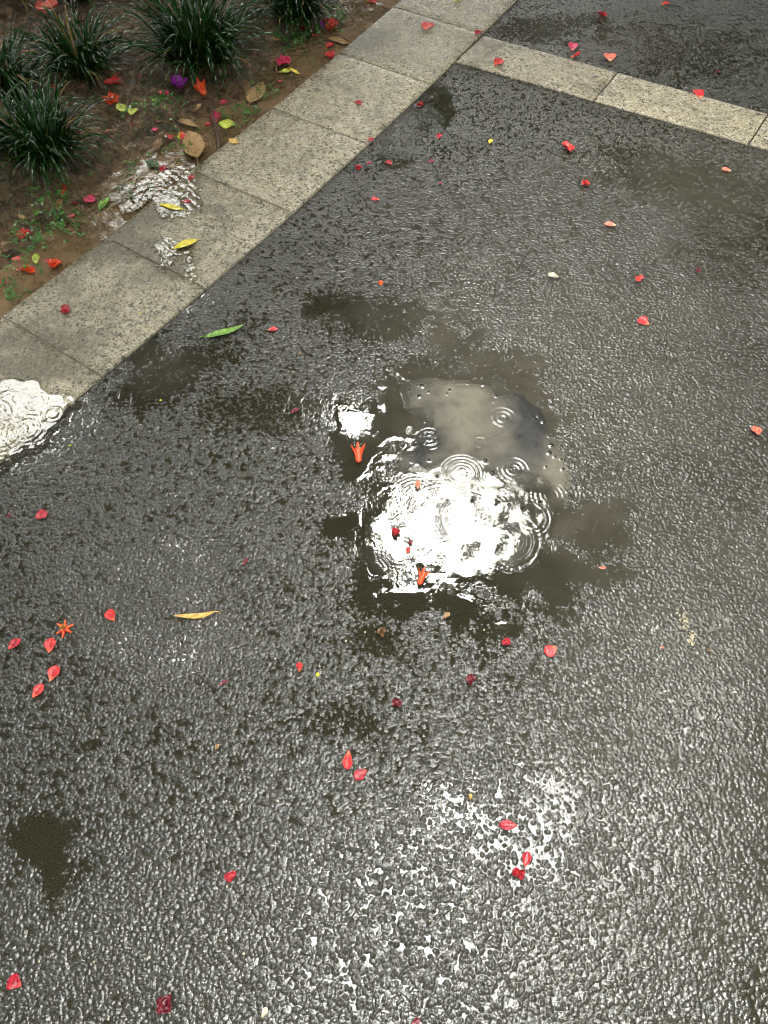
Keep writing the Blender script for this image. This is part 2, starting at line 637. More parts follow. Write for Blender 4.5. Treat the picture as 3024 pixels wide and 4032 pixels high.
# ------------------------------------------------------------------ garden soil
WZ = -0.004     # water standing in the bed along the kerb
OUTX = np.vstack([OUT[0] + (OUT[0] - OUT[1]) * 100, OUT, OUT[-1] + (OUT[-1] - OUT[-2]) * 100])


def soil_z(X, Y):
    d = -side(np.asarray(X, float), np.asarray(Y, float), OUTX)      # distance into the bed
    z = -0.032 + 0.075 * np.clip((d - 0.03) / 0.5, 0, 1) ** 0.9
    z = z + 0.045 * (fbm(X, Y, 5, 4, 2) - 0.5) + 0.030 * (fbm(X, Y, 24, 3, 4) - 0.5)
    return z


xs = axis(-2.6, 0.8, 0.009, 60)
ys = axis(1.0, 4.6, 0.009, 60)
SX, SY = np.meshgrid(xs, ys)
zz = soil_z(SX, SY)
keep = side(SX, SY, OUTX) < 0.10
zz = np.where(side(SX, SY, OUTX) > -0.001, -0.05, zz)
co = np.stack([SX.ravel(), SY.ravel(), zz.ravel()], 1)
f = grid_faces(len(xs), len(ys), keep)
co, f = compact(co, f)
tag(link('garden_soil', raw_mesh('garden_soil', co, f), mat_soil()), 'wet brown garden soil beside the kerb', kind='structure')


# ------------------------------------------------------------------ sheets of water
def poly_sd(poly, X, Y):
    """signed distance to a polygon, positive inside"""
    P = np.array(poly)
    Q = np.roll(P, -1, 0)
    best = np.full(X.shape, 1e9)
    inside = np.zeros(X.shape, bool)
    for a, b in zip(P, Q):
        ab = b - a
        u = np.clip(((X - a[0]) * ab[0] + (Y - a[1]) * ab[1]) / max(np.dot(ab, ab), 1e-12), 0, 1)
        best = np.minimum(best, np.hypot(X - a[0] - u * ab[0], Y - a[1] - u * ab[1]))
        c = ((a[1] > Y) != (b[1] > Y)) & (X < (b[0] - a[0]) * (Y - a[1]) / ((b[1] - a[1]) if abs(b[1] - a[1]) > 1e-12 else 1e-12) + a[0])
        inside ^= c
    return np.where(inside, best, -best)


def rings(X, Y, drops, WLS=1.25, AMS=1.9):
    """rings spreading from raindrops: (px, py, radius_px, amplitude_mm, wavelength_px)"""
    h = np.zeros(X.shape)
    for (a, b, r, am, wl) in drops:
        p = g(a, b)
        s = mpp(a, b)
        d = np.hypot(X - p[0], Y - p[1]) / s
        wl, am = wl * WLS, am * AMS
        env = np.exp(-((d - r * 0.62) / min(r * 0.38, 1.25 * wl)) ** 2)
        h += am * 1e-3 * np.sin(2 * pi * (d - r * 0.6) / wl) * env
        h += -am * 0.6e-3 * np.exp(-(d / (wl * 0.5)) ** 2)
    return h


def water_sheet(name, poly_px, z, step, hfun, murkfun, mat, label, edge_wob=0.01, edge_f=45, taper=0.0012, stones=()):
    poly = [g(a, b, z)[:2] for a, b in poly_px]
    P = np.array(poly)
    lo, hi = P.min(0) - 0.03, P.max(0) + 0.03
    xs = np.arange(lo[0], hi[0], step)
    ys = np.arange(lo[1], hi[1], step)
    X, Y = np.meshgrid(xs, ys)
    sdv = poly_sd(poly, X, Y) + edge_wob * 2 * (fbm(X, Y, edge_f, 3, 9) - 0.5)
    H = hfun(X, Y)
    Z = z + H * np.clip(sdv / 0.012, 0, 1) - taper * (1 - np.clip(sdv / 0.008, 0, 1)) ** 2
    st = np.zeros(X.shape)
    for (a, b, r) in stones:
        p = g(a, b)
        s = mpp(a, b)
        d = np.hypot(X - p[0], Y - p[1]) / (s * r)
        st = np.maximum(st, np.clip((1.25 - d) / 0.5, 0, 1))
        Z += 0.0014 * np.exp(-(d * 0.8) ** 2)
    keep = sdv > -0.006
    co = np.stack([X.ravel(), Y.ravel(), Z.ravel()], 1)
    f = grid_faces(len(xs), len(ys), keep)
    murk, tan = murkfun(X, Y, sdv)
    co, f, e, m_, t_, s_ = compact(co, f, sdv.ravel(), murk.ravel(), tan.ravel(), st.ravel())
    me = raw_mesh(name, co, f)
    attr(me, 'edge', e)
    attr(me, 'murk', m_)
    attr(me, 'tan', t_)
    attr(me, 'stone', s_)
    return tag(link(name, me, mat), label, kind='structure')


def Zc(pts, ox, oy, s):
    return [(ox + a / s, oy + b / s) for a, b in pts]


# the murky puddle in the middle
P_MAIN = Zc([(470, 430), (500, 375), (640, 365), (800, 380), (960, 415), (1090, 445), (1180, 520), (1225, 600), (1270, 680), (1300, 760), (1330, 830),
             (1350, 900), (1320, 1000), (1275, 1060), (1250, 1120), (1230, 1180), (1205, 1250), (1150, 1310), (1080, 1355), (980, 1360), (850, 1350),
             (750, 1370), (660, 1340), (600, 1310), (520, 1330), (430, 1370), (330, 1385), (290, 1330), (265, 1260), (290, 1190), (380, 1140),
             (430, 1080), (385, 1010), (375, 950), (420, 870), (440, 790), (475, 735), (540, 710), (535, 650), (590, 600), (555, 560), (500, 520)], 1200, 1200, 1.276)
DROPS = [(1978, 1648, 52, .30, 17), (1690, 1725, 46, .22, 17), (1890, 1741, 34, .05, 14), (2023, 1850, 62, .16, 15), (1819, 1866, 100, .14, 12),
         (2164, 1952, 80, .14, 15), (1992, 2125, 125, .62, 24), (1788, 2195, 70, .45, 19), (2007, 2246, 40, .25, 14), (1850, 2046, 190, .10, 15),
         (1640, 1960, 120, .06, 13), (1740, 2020, 210, .06, 15), (2080, 2040, 140, .09, 14), (1570, 2180, 100, .08, 13), (1480, 2240, 80, .09, 13)]


def main_h(X, Y):
    a, b = to_px(X, Y)
    rough = np.clip((b - 1780) / 160, 0, 1)
    return rings(X, Y, DROPS) + (fbm(X, Y, 75, 3, 8) - 0.5) * 0.00026 * rough + (fbm(X, Y, 18, 2, 3) - 0.5) * 0.0007


def gz(a, b, x, y, rx, ry):
    return np.exp(-((a - x) / rx) ** 2 - ((b - y) / ry) ** 2)


def main_murk(X, Y, sdv):
    a, b = to_px(X, Y)
    n = fbm(X, Y, 16, 3, 6) - 0.5
    top = np.clip((1960 - b) / 160 + n, 0, 1)
    m = 0.25 + 0.7 * top
    m = m * np.clip(sdv / 0.05 + 0.35, 0, 1)
    m = np.maximum(m, 0.8 * gz(a, b, 2200, 1860, 60, 120))
    tan = np.clip(0.30 + 0.75 * gz(a, b, 1830, 1640, 130, 230) + 0.7 * gz(a, b, 2200, 1860, 90, 160) + 0.3 * gz(a, b, 1780, 1500, 300, 60)
                  - 0.5 * gz(a, b, 2090, 1690, 90, 170) - 0.45 * gz(a, b, 1670, 1740, 80, 120) + n * 0.7, 0, 1)
    return m, tan


STONES = [(1651, 1561, 7), (1661, 1521, 8), (1687, 1545, 5), (1770, 1538, 6), (1759, 1552, 5), (1842, 1512, 5), (1887, 1511, 6), (1903, 1515, 8), (1952, 1560, 7), (1973, 1505, 6),
          (2139, 1662, 7), (2165, 1720, 6), (2172, 1755, 9), (2164, 1785, 8), (2185, 1800, 6), (2193, 1698, 5), (2210, 1810, 6), (1911, 1815, 8), (1939, 1864, 9),
          (1721, 1876, 8), (1857, 1972, 7), (1953, 1984, 8), (2004, 1987, 8), (2057, 2002, 7), (2065, 1945, 5), (1690, 1812, 5), (2217, 1850, 6), (2240, 1848, 6), (1618, 1650, 7),
          (2126, 1979, 6), (2238, 1956, 5), (2120, 1640, 5), (2230, 1760, 6), (2150, 1840, 5)]
M_MAIN = mat_water('puddle_water', (0.060, 0.060, 0.060), (0.235, 0.215, 0.170), 0.004, 0.015, 0.0, 1.35)
water_sheet('puddle', P_MAIN, 0.0022, 0.0014, main_h, main_murk, M_MAIN, 'murky rain puddle with raindrop rings on the asphalt', 0.010, 40, stones=STONES)

M_CLEAR = mat_water('clear_water', (0.05, 0.045, 0.03), (0.12, 0.10, 0.07), 0.012, 0.05, 0.0, 1.45)

M_THIN = mat_water('thin_water', (0.05, 0.045, 0.03), (0.12, 0.10, 0.07), 0.012, 0.06, 0.0, 1.38)


def no_murk(X, Y, sdv):
    return np.full(X.shape, 0.02), np.full(X.shape, 0.5)


# small bright film beside the puddle
P_SIDE = Zc([(150, 500), (220, 470), (280, 500), (320, 560), (330, 620), (290, 650), (280, 700), (235, 720), (210, 680), (170, 650), (200, 600), (150, 560)], 1200, 1200, 1.276)
water_sheet('water_film', P_SIDE, 0.0020, 0.0016, lambda X, Y: (fbm(X, Y, 60, 3, 12) - 0.5) * 0.0007,
            no_murk, M_CLEAR, 'thin bright rain film left of the puddle', 0.016, 60)

# water pouring over the kerb, lower left
P_KERB = [(-260, 1960), (-300, 1560), (-120, 1500), (0, 1495), (70, 1480), (150, 1500), (200, 1545), (262, 1535), (300, 1550), (326, 1572), (303, 1598), (262, 1605),
          (255, 1640), (238, 1655), (200, 1690), (190, 1740), (140, 1765), (90, 1780), (40, 1815), (20, 1838), (0, 1850), (-120, 1900)]
KD = [(215, 1640, 50, .3, 17), (50, 1600, 110, .25, 18), (110, 1700, 90, .25, 16), (20, 1720, 120, .25, 17), (150, 1590, 60, .2, 15), (-40, 1650, 150, .2, 18), (260, 1555, 30, .25, 12)]
water_sheet('kerb_puddle', P_KERB, KZ + 0.0022, 0.0016, lambda X, Y: rings(X, Y, KD, 1.3, 0.35) + (fbm(X, Y, 40, 2, 2) - 0.5) * 0.0005,
            no_murk, M_CLEAR, 'bright sheet of rainwater spilling over the kerb', 0.012, 30, 0.003)

# run-off crossing the kerb
P_RUN = Zc([(760, 360), (830, 290), (860, 240), (930, 165), (1040, 110), (1250, 60), (1330, 55), (1300, 180), (1300, 250), (1340, 300), (1300, 400), (1200, 440),
            (1060, 420), (980, 330), (900, 385), (800, 410)], 0, 600, 1.659)


def run_h(X, Y):
    w = 0.5 * fbm(X, Y, 25, 2, 3)
    k = np.sin((X * 0.75 + Y * 0.66 + 0.02 * w) * 2 * pi / 0.021 + 5 * w)
    return 0.00022 * k * fbm(X, Y, 12, 2, 7) + (fbm(X, Y, 60, 3, 11) - 0.5) * 0.0015


water_sheet('kerb_runoff', P_RUN, KZ + 0.0028, 0.0022, run_h, no_murk, M_THIN, 'rippling run-off flowing from the soil onto the kerb', 0.022, 30, 0.004)
P_RUN2 = Zc([(1010, 590), (1080, 560), (1160, 560), (1230, 640), (1270, 700), (1270, 780), (1300, 830), (1290, 890), (1240, 850), (1200, 790), (1230, 750),
             (1200, 680), (1130, 690), (1120, 740), (1040, 745), (1060, 680), (1010, 650)], 0, 600, 1.659)
water_sheet('kerb_runoff', P_RUN2, KZ + 0.0022, 0.0020, run_h, no_murk, M_THIN, 'narrow bright trickle below the yellow leaf on the kerb', 0.020, 45, 0.002)

# muddy water standing in the bed along the kerb
M_MUD = mat_water('muddy_water', (0.10, 0.064, 0.030), (0.34, 0.225, 0.12), 0.006, 0.02, 0.00035, 1.4)
P_MUD = [tuple(to_px(*(p))) for p in []]
bed = []
for k in range(8, len(OUT) - 7):
    bed.append(OUT[k] + (INN[k] - OUT[k]) * 0.02)
bed2 = []
for k in range(8, len(OUT) - 7):
    nrm = (OUT[k] - INN[k]) / np.linalg.norm(OUT[k] - INN[k])
    bed2.append(OUT[k] + nrm * (0.20 + 0.07 * sin(k * 2.1)))
polyw = np.array(bed + bed2[::-1])
pp = [to_px(p[0], p[1], WZ) for p in polyw]


def mud_murk(X, Y, sdv):
    n = fbm(X, Y, 6, 3, 2)
    return np.clip(0.75 + 0.3 * (n - 0.5), 0, 1), np.clip(0.5 + 1.6 * (fbm(X, Y, 4, 3, 15) - 0.5), 0, 1)


water_sheet('garden_water', [(float(a), float(b)) for a, b in pp], WZ, 0.006,
            lambda X, Y: (fbm(X, Y, 25, 3, 5) - 0.5) * 0.0016, mud_murk, M_MUD, 'brown muddy water standing along the kerb', 0.02, 12, 0.0)

# ------------------------------------------------------------------ trees out of view, added to block the sky and shape the mirrored light
def mat_leaf_canopy():
    t = NT('tree_leaves')
    n = t.noise(1.5, 3, 0.6)
    return t.done(t.principled(t.mix(n, (0.018, 0.032, 0.012), (0.045, 0.065, 0.022)), 0.5))


def mat_bark():
    t = NT('bark')
    n = t.noise(12, 4, 0.7, t.mapping((4, 4, 1)))
    return t.done(t.principled(t.mix(n, (0.03, 0.022, 0.015), (0.11, 0.085, 0.06)), 0.7, t.bump(n, 0.02)))


# gaps in the canopy, given by where on the wet ground they are mirrored: (px, py, rx, ry, openness)
GAPS = [(1760, 2070, 320, 225, .95), (-30, 1620, 380, 230, 1.0), (600, 840, 200, 200, .95), (720, 1080, 130, 140, .9), (1390, 1640, 95, 85, 1.0), (2150, 3330, 620, 330, .95),
        (1500, 3900, 700, 180, .8), (620, 2420, 330, 300, .6), (450, 3750, 300, 250, .7), (2750, 2700, 250, 350, .8), (2500, 900, 200, 100, .5), (1500, 500, 300, 90, .5)]
rs = np.random.RandomState(11)
TRUNKS = np.array([(-5.2, 5.6), (2.8, 8.4), (6.6, 2.6), (-6.0, -1.8), (1.6, -5.0)])
N = 330000
lx = rs.uniform(-10, 11, N)
ly = rs.uniform(-7, 15, N)
rad = np.hypot(lx - 0.3, (ly - 3.0) * 1.0)
lz = 4.2 + rs.rand(N) * 2.2
low = (rad > 6.8) & (rs.rand(N) < 0.42)
lz = np.where(low, 0.7 + rs.rand(N) * 4.5, lz)
gx = lx * CAM_H / (lz + CAM_H)
gy = ly * CAM_H / (lz + CAM_H)
ax_, ay_ = to_px(gx, gy)
openn = np.zeros(N)
for (a, b, rx, ry, am) in GAPS:
    q = np.sqrt(((ax_ - a) / rx) ** 2 + ((ay_ - b) / ry) ** 2) + 0.45 * (fbm(lx, ly, 0.9, 3, int(abs(a)) % 7) - 0.5)
    openn = np.maximum(openn, am * np.clip((1.12 - q) / 0.18, 0, 1))
clump = fbm(lx, ly, 0.55, 4, 3)
dens = np.clip((clump - 0.30) / 0.16, 0.75, 1) * (1 - openn)
back = np.hypot((lx - 0.9) / 2.1, (ly + 1.2) / 1.7) + 0.5 * (fbm(lx, ly, 0.9, 3, 4) - 0.5) < 1  # openings thinned out behind the viewer to let sky light through
back |= np.hypot((lx + 2.6) / 1.0, (ly + 2.2) / 1.3) + 0.5 * (fbm(lx, ly, 0.9, 3, 6) - 0.5) < 1
dens = np.where(back, 0.10, dens)
dens = np.where(low, 0.9 * (1 - 0.9 * (openn > 0.5)), dens)
near = np.hypot(lx, ly) < 0.9
sel = (rs.rand(N) < dens * 0.62) & ~near
lx, ly, lz = lx[sel], ly[sel], lz[sel]
own = np.argmin((lx[:, None] - TRUNKS[:, 0]) ** 2 + (ly[:, None] - TRUNKS[:, 1]) ** 2, 1)
M_CAN, M_BARK = mat_leaf_canopy(), mat_bark()


def tube_mesh(paths, n=8):
    vs, fs = [], []
    for path in paths:
        base = len(vs)
        P = [np.array(p[:3], float) for p in path]
        for i, p in enumerate(P):
            t = P[min(i + 1, len(P) - 1)] - P[max(i - 1, 0)]
            t /= max(np.linalg.norm(t), 1e-9)
            a = np.cross(t, (0, 0, 1) if abs(t[2]) < 0.9 else (1, 0, 0))
            a /= np.linalg.norm(a)
            b = np.cross(t, a)
            for k in range(n):
                w = 2 * pi * k / n
                vs.append(p + (a * cos(w) + b * sin(w)) * path[i][3])
        for i in range(len(P) - 1):
            for k in range(n):
                q = base + i * n
                fs.append((q + k, q + (k + 1) % n, q + n + (k + 1) % n, q + n + k))
    return vs, fs


TL = ['dark leafy tree over the garden bed, mirrored at the far left of the wet kerb', 'dark tree ahead of the path, mirrored in the far half of the puddle',
      'dark tree right of the path, mirrored in the film right of the puddle', 'dark tree behind left, mirrored in the bottom left of the asphalt',
      'dark tree behind the viewer, mirrored along the bottom of the asphalt']
for i, (tx, ty) in enumerate(TRUNKS):
    m = own == i
    X, Y, Zz = lx[m], ly[m], lz[m]
    n = len(X)
    yaw = rs.uniform(0, 2 * pi, n)
    L = rs.uniform(0.22, 0.38, n)
    W = L * 0.44
    tilt = rs.normal(0, 0.5, n)
    dx = np.stack([np.cos(yaw) * np.cos(tilt), np.sin(yaw) * np.cos(tilt), np.sin(tilt)], 1)
    sx = np.stack([-np.sin(yaw), np.cos(yaw), rs.normal(0, 0.3, n)], 1)
    c = np.stack([X, Y, Zz], 1)
    a = c - dx * (L / 2)[:, None]
    b = c + sx * (W / 2)[:, None]
    e = c + dx * (L / 2)[:, None]
    f_ = c - sx * (W / 2)[:, None] + np.array([0, 0, 0.01])
    co = np.stack([a, b, e, f_], 1).reshape(-1, 3)
    root = bpy.data.objects.new('tree', None)
    C.objects.link(root)
    tag(root, TL[i], 'tree', 'trees around the path')
    link('crown', raw_mesh('crown', co, np.arange(n * 4).reshape(-1, 4), False), M_CAN, root)
    paths = [[(tx, ty, -0.1, .20), (tx + .05, ty, 1.2, .15), (tx - .05, ty + .1, 2.6, .12), (tx, ty, 4.0, .09)]]
    for k in range(6):
        j = rs.randint(n)
        ex, ey, ez = X[j], Y[j], max(Zz[j], 4.3)
        gx_, gy_ = (tx + ex) / 2, (ty + ey) / 2
        paths.append([(tx, ty, 2.4 + .2 * k, .07), (gx_, gy_, (3.2 + ez) / 2 + .4, .045), (ex, ey, ez, .015)])
    vs, fs = tube_mesh(paths)
    link('trunk', raw_mesh('trunk', vs, fs), M_BARK, root)

# ------------------------------------------------------------------ grass clumps in the bed
def mat_grass():
    t = NT('grass_blade')
    al = t.attr('along')
    hue = t.attr('hue')
    c = t.mix(hue, (0.006, 0.026, 0.006), (0.020, 0.070, 0.012))
    c = t.mix(t.ramp(hue, 0.93, 0.97), c, (0.20, 0.13, 0.035))
    c = t.mix(t.ramp(al, 0.0, 0.25, 1.0, 0.0), c, (0.05, 0.055, 0.02))
    return t.done(t.principled(c, 0.13, None, 0.35))


M_GRASS = mat_grass()


def clump(px, py, rpx, length, n, label, seed):
    rg = np.random.RandomState(seed)
    P = g(px, py)
    z0 = float(soil_z(P[0], P[1]))
    r0 = mpp(px, py) * rpx
    K = 9
    vs, al, hu, fs = [], [], [], []
    for k in range(n):
        a = rg.uniform(0, 2 * pi)
        rr = r0 * math.sqrt(rg.rand()) * 0.55
        bx, by = rr * cos(a), rr * sin(a)
        yaw = a + rg.normal(0, 0.6)
        L = length * rg.uniform(0.55, 1.1)
        lean = rg.uniform(0.05, 0.95)
        droop = rg.uniform(0.6, 2.3)
        w = rg.uniform(0.0028, 0.0058)
        x, z = 0.0, 0.0
        side_ = np.array([-sin(yaw), cos(yaw), 0])
        h = rg.rand()
        base = len(vs)
        tw = rg.normal(0, 0.5)
        for i in range(K):
            s = i / (K - 1)
            th = lean + droop * s * s
            if i:
                x += sin(th) * L / (K - 1)
                z += cos(th) * L / (K - 1)
            z_ = max(z, 0.003 * (1 + rg.rand())) if i else -0.01
            p = np.array([bx + cos(yaw) * x, by + sin(yaw) * x, z_])
            p[:2] += rg.normal(0, 0.0015, 2)
            ww = w * (1 - s ** 2.2) + 0.0003
            sd = side_ * cos(tw * s) + np.array([0, 0, 1]) * sin(tw * s)
            vs += [p - sd * ww, p + np.array([0, 0, -0.35 * ww]), p + sd * ww]
            al += [s] * 3
            hu += [h] * 3
        for i in range(K - 1):
            q = base + 3 * i
            fs += [(q, q + 1, q + 4, q + 3), (q + 1, q + 2, q + 5, q + 4)]
    me = raw_mesh('grass_clump', vs, fs)
    attr(me, 'along', al)
    attr(me, 'hue', hu)
    o = link('grass_clump', me, M_GRASS)
    o.location = (P[0], P[1], z0)
    return tag(o, label, 'grass clump', 'grass clumps in the garden bed')


clump(340, 320, 150, 0.24, 208, 'dark green grass clump in the middle left of the bed, above the fallen red flower', 1)
clump(800, 250, 200, 0.33, 307, 'largest glossy grass clump, arching towards the magenta bract', 2)
clump(200, 640, 170, 0.25, 257, 'dark grass clump nearest the kerb on the left, straw blades below it', 3)
clump(40, 400, 150, 0.24, 188, 'grass clump cut by the left edge of the picture, beside the bare soil', 4)
clump(20, 590, 120, 0.22, 128, 'grass clump in the left edge just below another, drooping over wet soil', 5)
clump(1160, 70, 150, 0.26, 208, 'grass clump at the top of the bed beside the small green weeds', 6)
clump(60, 20, 150, 0.26, 178, 'grass clump in the upper left corner of the picture', 7)
clump(560, -40, 140, 0.26, 168, 'grass clump at the top edge between the two front clumps', 8)
clump(330, 40, 90, 0.2, 88, 'sparse grass clump at the top edge above the salmon florets', 9)
clump(980, -80, 130, 0.26, 148, 'grass clump at the top edge right behind the largest clump', 10)
clump(-120, 800, 110, 0.2, 99, 'low grass clump leaning in from the left edge near the fallen tan leaf', 12)


# ------------------------------------------------------------------ weeds, straw, gravel: nobody could count them
def blades_stuff(name, label, spots, col, n, size, seed, flat=True, kind='straw'):
    rg = np.random.RandomState(seed)
    vs, fs = [], []
    for (a, b, rx, ry, k) in spots:
        for _ in range(k):
            px, py = a + rg.normal(0, rx), b + rg.normal(0, ry)
            P = g(px, py)
            if side(np.array([P[0]]), np.array([P[1]]), OUTX)[0] > -0.012:
                continue
            z = max(float(soil_z(P[0], P[1])), WZ) + 0.003
            L = size * rg.uniform(0.4, 1.3)
            yaw = rg.uniform(0, 2 * pi)
            q = len(vs)
            if kind == 'straw':
                bend = rg.normal(0, 0.35)
                w = rg.uniform(0.0006, 0.0013)
                for i in range(5):
                    s = i / 4
                    x, y = L * s, bend * L * s * s
                    X = P[0] + x * cos(yaw) - y * sin(yaw)
                    Y = P[1] + x * sin(yaw) + y * cos(yaw)
                    zz_ = max(float(soil_z(X, Y)), WZ) + 0.004 + 0.012 * s * rg.rand()
                    vs += [(X - sin(yaw) * w, Y + cos(yaw) * w, zz_), (X + sin(yaw) * w, Y - cos(yaw) * w, zz_)]
                for i in range(4):
                    fs.append((q + 2 * i, q + 2 * i + 1, q + 2 * i + 3, q + 2 * i + 2))
            else:                                    # weed: whorl of small round leaves
                hgt = rg.uniform(0.004, 0.022)
                for m in range(rg.randint(3, 6)):
                    ang = yaw + m * 2.2
                    r1 = L * rg.uniform(0.6, 1.0)
                    cx_, cy_ = P[0] + cos(ang) * r1, P[1] + sin(ang) * r1
                    tl = rg.normal(0.2, 0.35)
                    wd = r1 * rg.uniform(0.5, 0.75)
                    q = len(vs)
                    dvec = np.array([cos(ang), sin(ang), tl])
                    svec = np.array([-sin(ang), cos(ang), rg.normal(0, .2)])
                    c0 = np.array([P[0], P[1], z + hgt])
                    for (u, v) in ((0.15, 0), (0.55, -.5), (1.15, -.62), (1.6, 0), (1.15, .62), (0.55, .5)):
                        vs.append(tuple(c0 + dvec * u * r1 + svec * v * wd))
                    vs_q = q
                    fs.append((vs_q, vs_q + 1, vs_q + 4, vs_q + 5))
                    fs.append((vs_q + 1, vs_q + 2, vs_q + 3, vs_q + 4))
    t = NT(name)
    nn = t.noise(30, 3, 0.6)
    m = t.done(t.principled(t.mix(t.ramp(nn, .3, .7), col[0], col[1]), 0.25, None, 0.5))
    return tag(link(name, raw_mesh(name, vs, fs, False), m), label, kind='stuff')


blades_stuff('weeds', 'small bright green weeds sprouting along the wet edge of the bed',
             [(1310, 70, 45, 35, 60), (1180, 150, 60, 40, 60), (1170, 180, 50, 20, 40), (960, 450, 40, 25, 35), (660, 430, 40, 30, 35), (640, 470, 60, 30, 40), (700, 590, 40, 30, 25),
              (240, 880, 60, 25, 70), (130, 960, 60, 30, 60), (60, 1130, 60, 40, 40), (250, 760, 40, 60, 40), (160, 810, 30, 30, 20), (560, 700, 60, 30, 25), (1080, 380, 40, 20, 25), (930, 530, 30, 15, 20)],
             ((0.02, 0.09, 0.015), (0.08, 0.24, 0.035)), 0, 0.009, 5, kind='weed')
blades_stuff('straw', 'thin dead straw and roots strewn over the wet soil',
             [(500, 560, 260, 120, 110), (300, 780, 170, 90, 110), (620, 250, 160, 120, 70), (80, 900, 120, 90, 60), (950, 350, 150, 80, 60), (150, 200, 200, 120, 80), (1100, 250, 150, 80, 40)],
             ((0.12, 0.075, 0.03), (0.30, 0.21, 0.08)), 0, 0.06, 6, kind='straw')
blades_stuff('garden_grass', 'loose short grass blades growing across the soil',
             [(450, 620, 220, 100, 140), (120, 780, 120, 60, 90), (650, 380, 160, 90, 60), (1000, 250, 120, 60, 60), (300, 180, 260, 130, 120)],
             ((0.012, 0.036, 0.008), (0.035, 0.085, 0.018)), 0, 0.05, 8, kind='straw')
# crumbs of soil and small stones
rg = np.random.RandomState(4)
vs, fs, hs_ = [], [], []
for _ in range(5200):
    px, py = rg.uniform(-100, 1500), rg.uniform(-60, 1200)
    P = g(px, py)
    if side(np.array([P[0]]), np.array([P[1]]), OUTX)[0] > -0.02:
        continue
    zc = float(soil_z(P[0], P[1]))
    if zc < WZ - 0.003:
        continue
    r = 0.0016 + 0.0045 * rg.rand() ** 3
    q = len(vs)
    h = rg.rand()
    for (a, b, c) in ((1, 0, 0), (0, 1, 0), (-1, 0, 0), (0, -1, 0), (0, 0, .8), (0, 0, -.8)):
        jit = rg.uniform(0.7, 1.3)
        vs.append((P[0] + a * r * jit, P[1] + b * r * jit, zc + r * 0.3 + c * r * jit))
        hs_.append(h)
    for tri in ((0, 1, 4), (1, 2, 4), (2, 3, 4), (3, 0, 4), (1, 0, 5), (2, 1, 5), (3, 2, 5), (0, 3, 5)):
        fs.append(tuple(q + k for k in tri))
me = raw_mesh('soil_crumbs', vs, fs, True)
attr(me, 'hue', hs_)
t = NT('soil_crumbs')
hh = t.attr('hue')
c = t.mix(hh, (0.05, 0.032, 0.018), (0.19, 0.135, 0.085))
c = t.mix(t.math('GREATER_THAN', hh, 0.975), c, (0.5, 0.46, 0.36))
tag(link('soil_crumbs', me, t.done(t.principled(c, 0.35))), 'crumbs and small stones on the wet soil', kind='stuff')

# ------------------------------------------------------------------ fallen petals, flowers and leaves
RED = ((0.42, 0.018, 0.022), (0.78, 0.055, 0.050), (0.85, 0.16, 0.07))
CRIM = ((0.22, 0.006, 0.014), (0.50, 0.020, 0.035), (0.62, 0.06, 0.05))
DARK = ((0.060, 0.004, 0.010), (0.19, 0.008, 0.018), (0.30, 0.02, 0.02))
PINK = ((0.42, 0.015, 0.060), (0.70, 0.060, 0.13), (0.62, 0.10, 0.12))
SALM = ((0.70, 0.11, 0.07), (0.90, 0.26, 0.16), (0.95, 0.50, 0.30))
ORNG = ((0.72, 0.055, 0.015), (0.90, 0.13, 0.03), (0.85, 0.20, 0.04))
MAG = ((0.26, 0.010, 0.30), (0.50, 0.030, 0.52), (0.45, 0.03, 0.40))
GRN = ((0.10, 0.24, 0.030), (0.26, 0.46, 0.07), None)
DGRN = ((0.03, 0.07, 0.015), (0.07, 0.13, 0.03), None)
YEL = ((0.62, 0.50, 0.03), (0.85, 0.74, 0.09), None)
YGRN = ((0.42, 0.50, 0.05), (0.68, 0.74, 0.14), None)
GOLD = ((0.48, 0.27, 0.05), (0.80, 0.55, 0.16), None)
TAN = ((0.24, 0.125, 0.045), (0.52, 0.33, 0.13), None)
BRN = ((0.10, 0.050, 0.022), (0.28, 0.15, 0.06), None)
CRM = ((0.50, 0.43, 0.30), (0.80, 0.73, 0.55), None)
COL = dict(red=RED, crim=CRIM, dark=DARK, pink=PINK, salm=SALM, orng=ORNG, mag=MAG, grn=GRN, dgrn=DGRN, yel=YEL, ygrn=YGRN, gold=GOLD, tan=TAN, brn=BRN, crm=CRM)


def mcol(k):
    a, b, tip = COL[k]
    return mat_plant(k + '_tissue', a, b, tip, 0.22 if k not in ('tan', 'brn') else 0.4)


def shell(pts, al, th=0.0004):
    """closed thin sheet from a (ny, nx, 3) grid of points"""
    ny, nx, _ = pts.shape
    top = pts.reshape(-1, 3)
    bot = top - np.array([0, 0, th])
    co = np.vstack([top, bot])
    n = ny * nx
    i = np.arange(n).reshape(ny, nx)
    f = [(i[a, b], i[a, b + 1], i[a + 1, b + 1], i[a + 1, b]) for a in range(ny - 1) for b in range(nx - 1)]
    fs = f + [tuple(n + k for k in q[::-1]) for q in f]
    rim = list(i[0, :]) + list(i[1:, -1]) + list(i[-1, -2::-1]) + list(i[-2:0:-1, 0])
    for a, b in zip(rim, rim[1:] + rim[:1]):
        fs.append((b, a, a + n, b + n))
    return co, fs, np.concatenate([al.ravel(), al.ravel()])


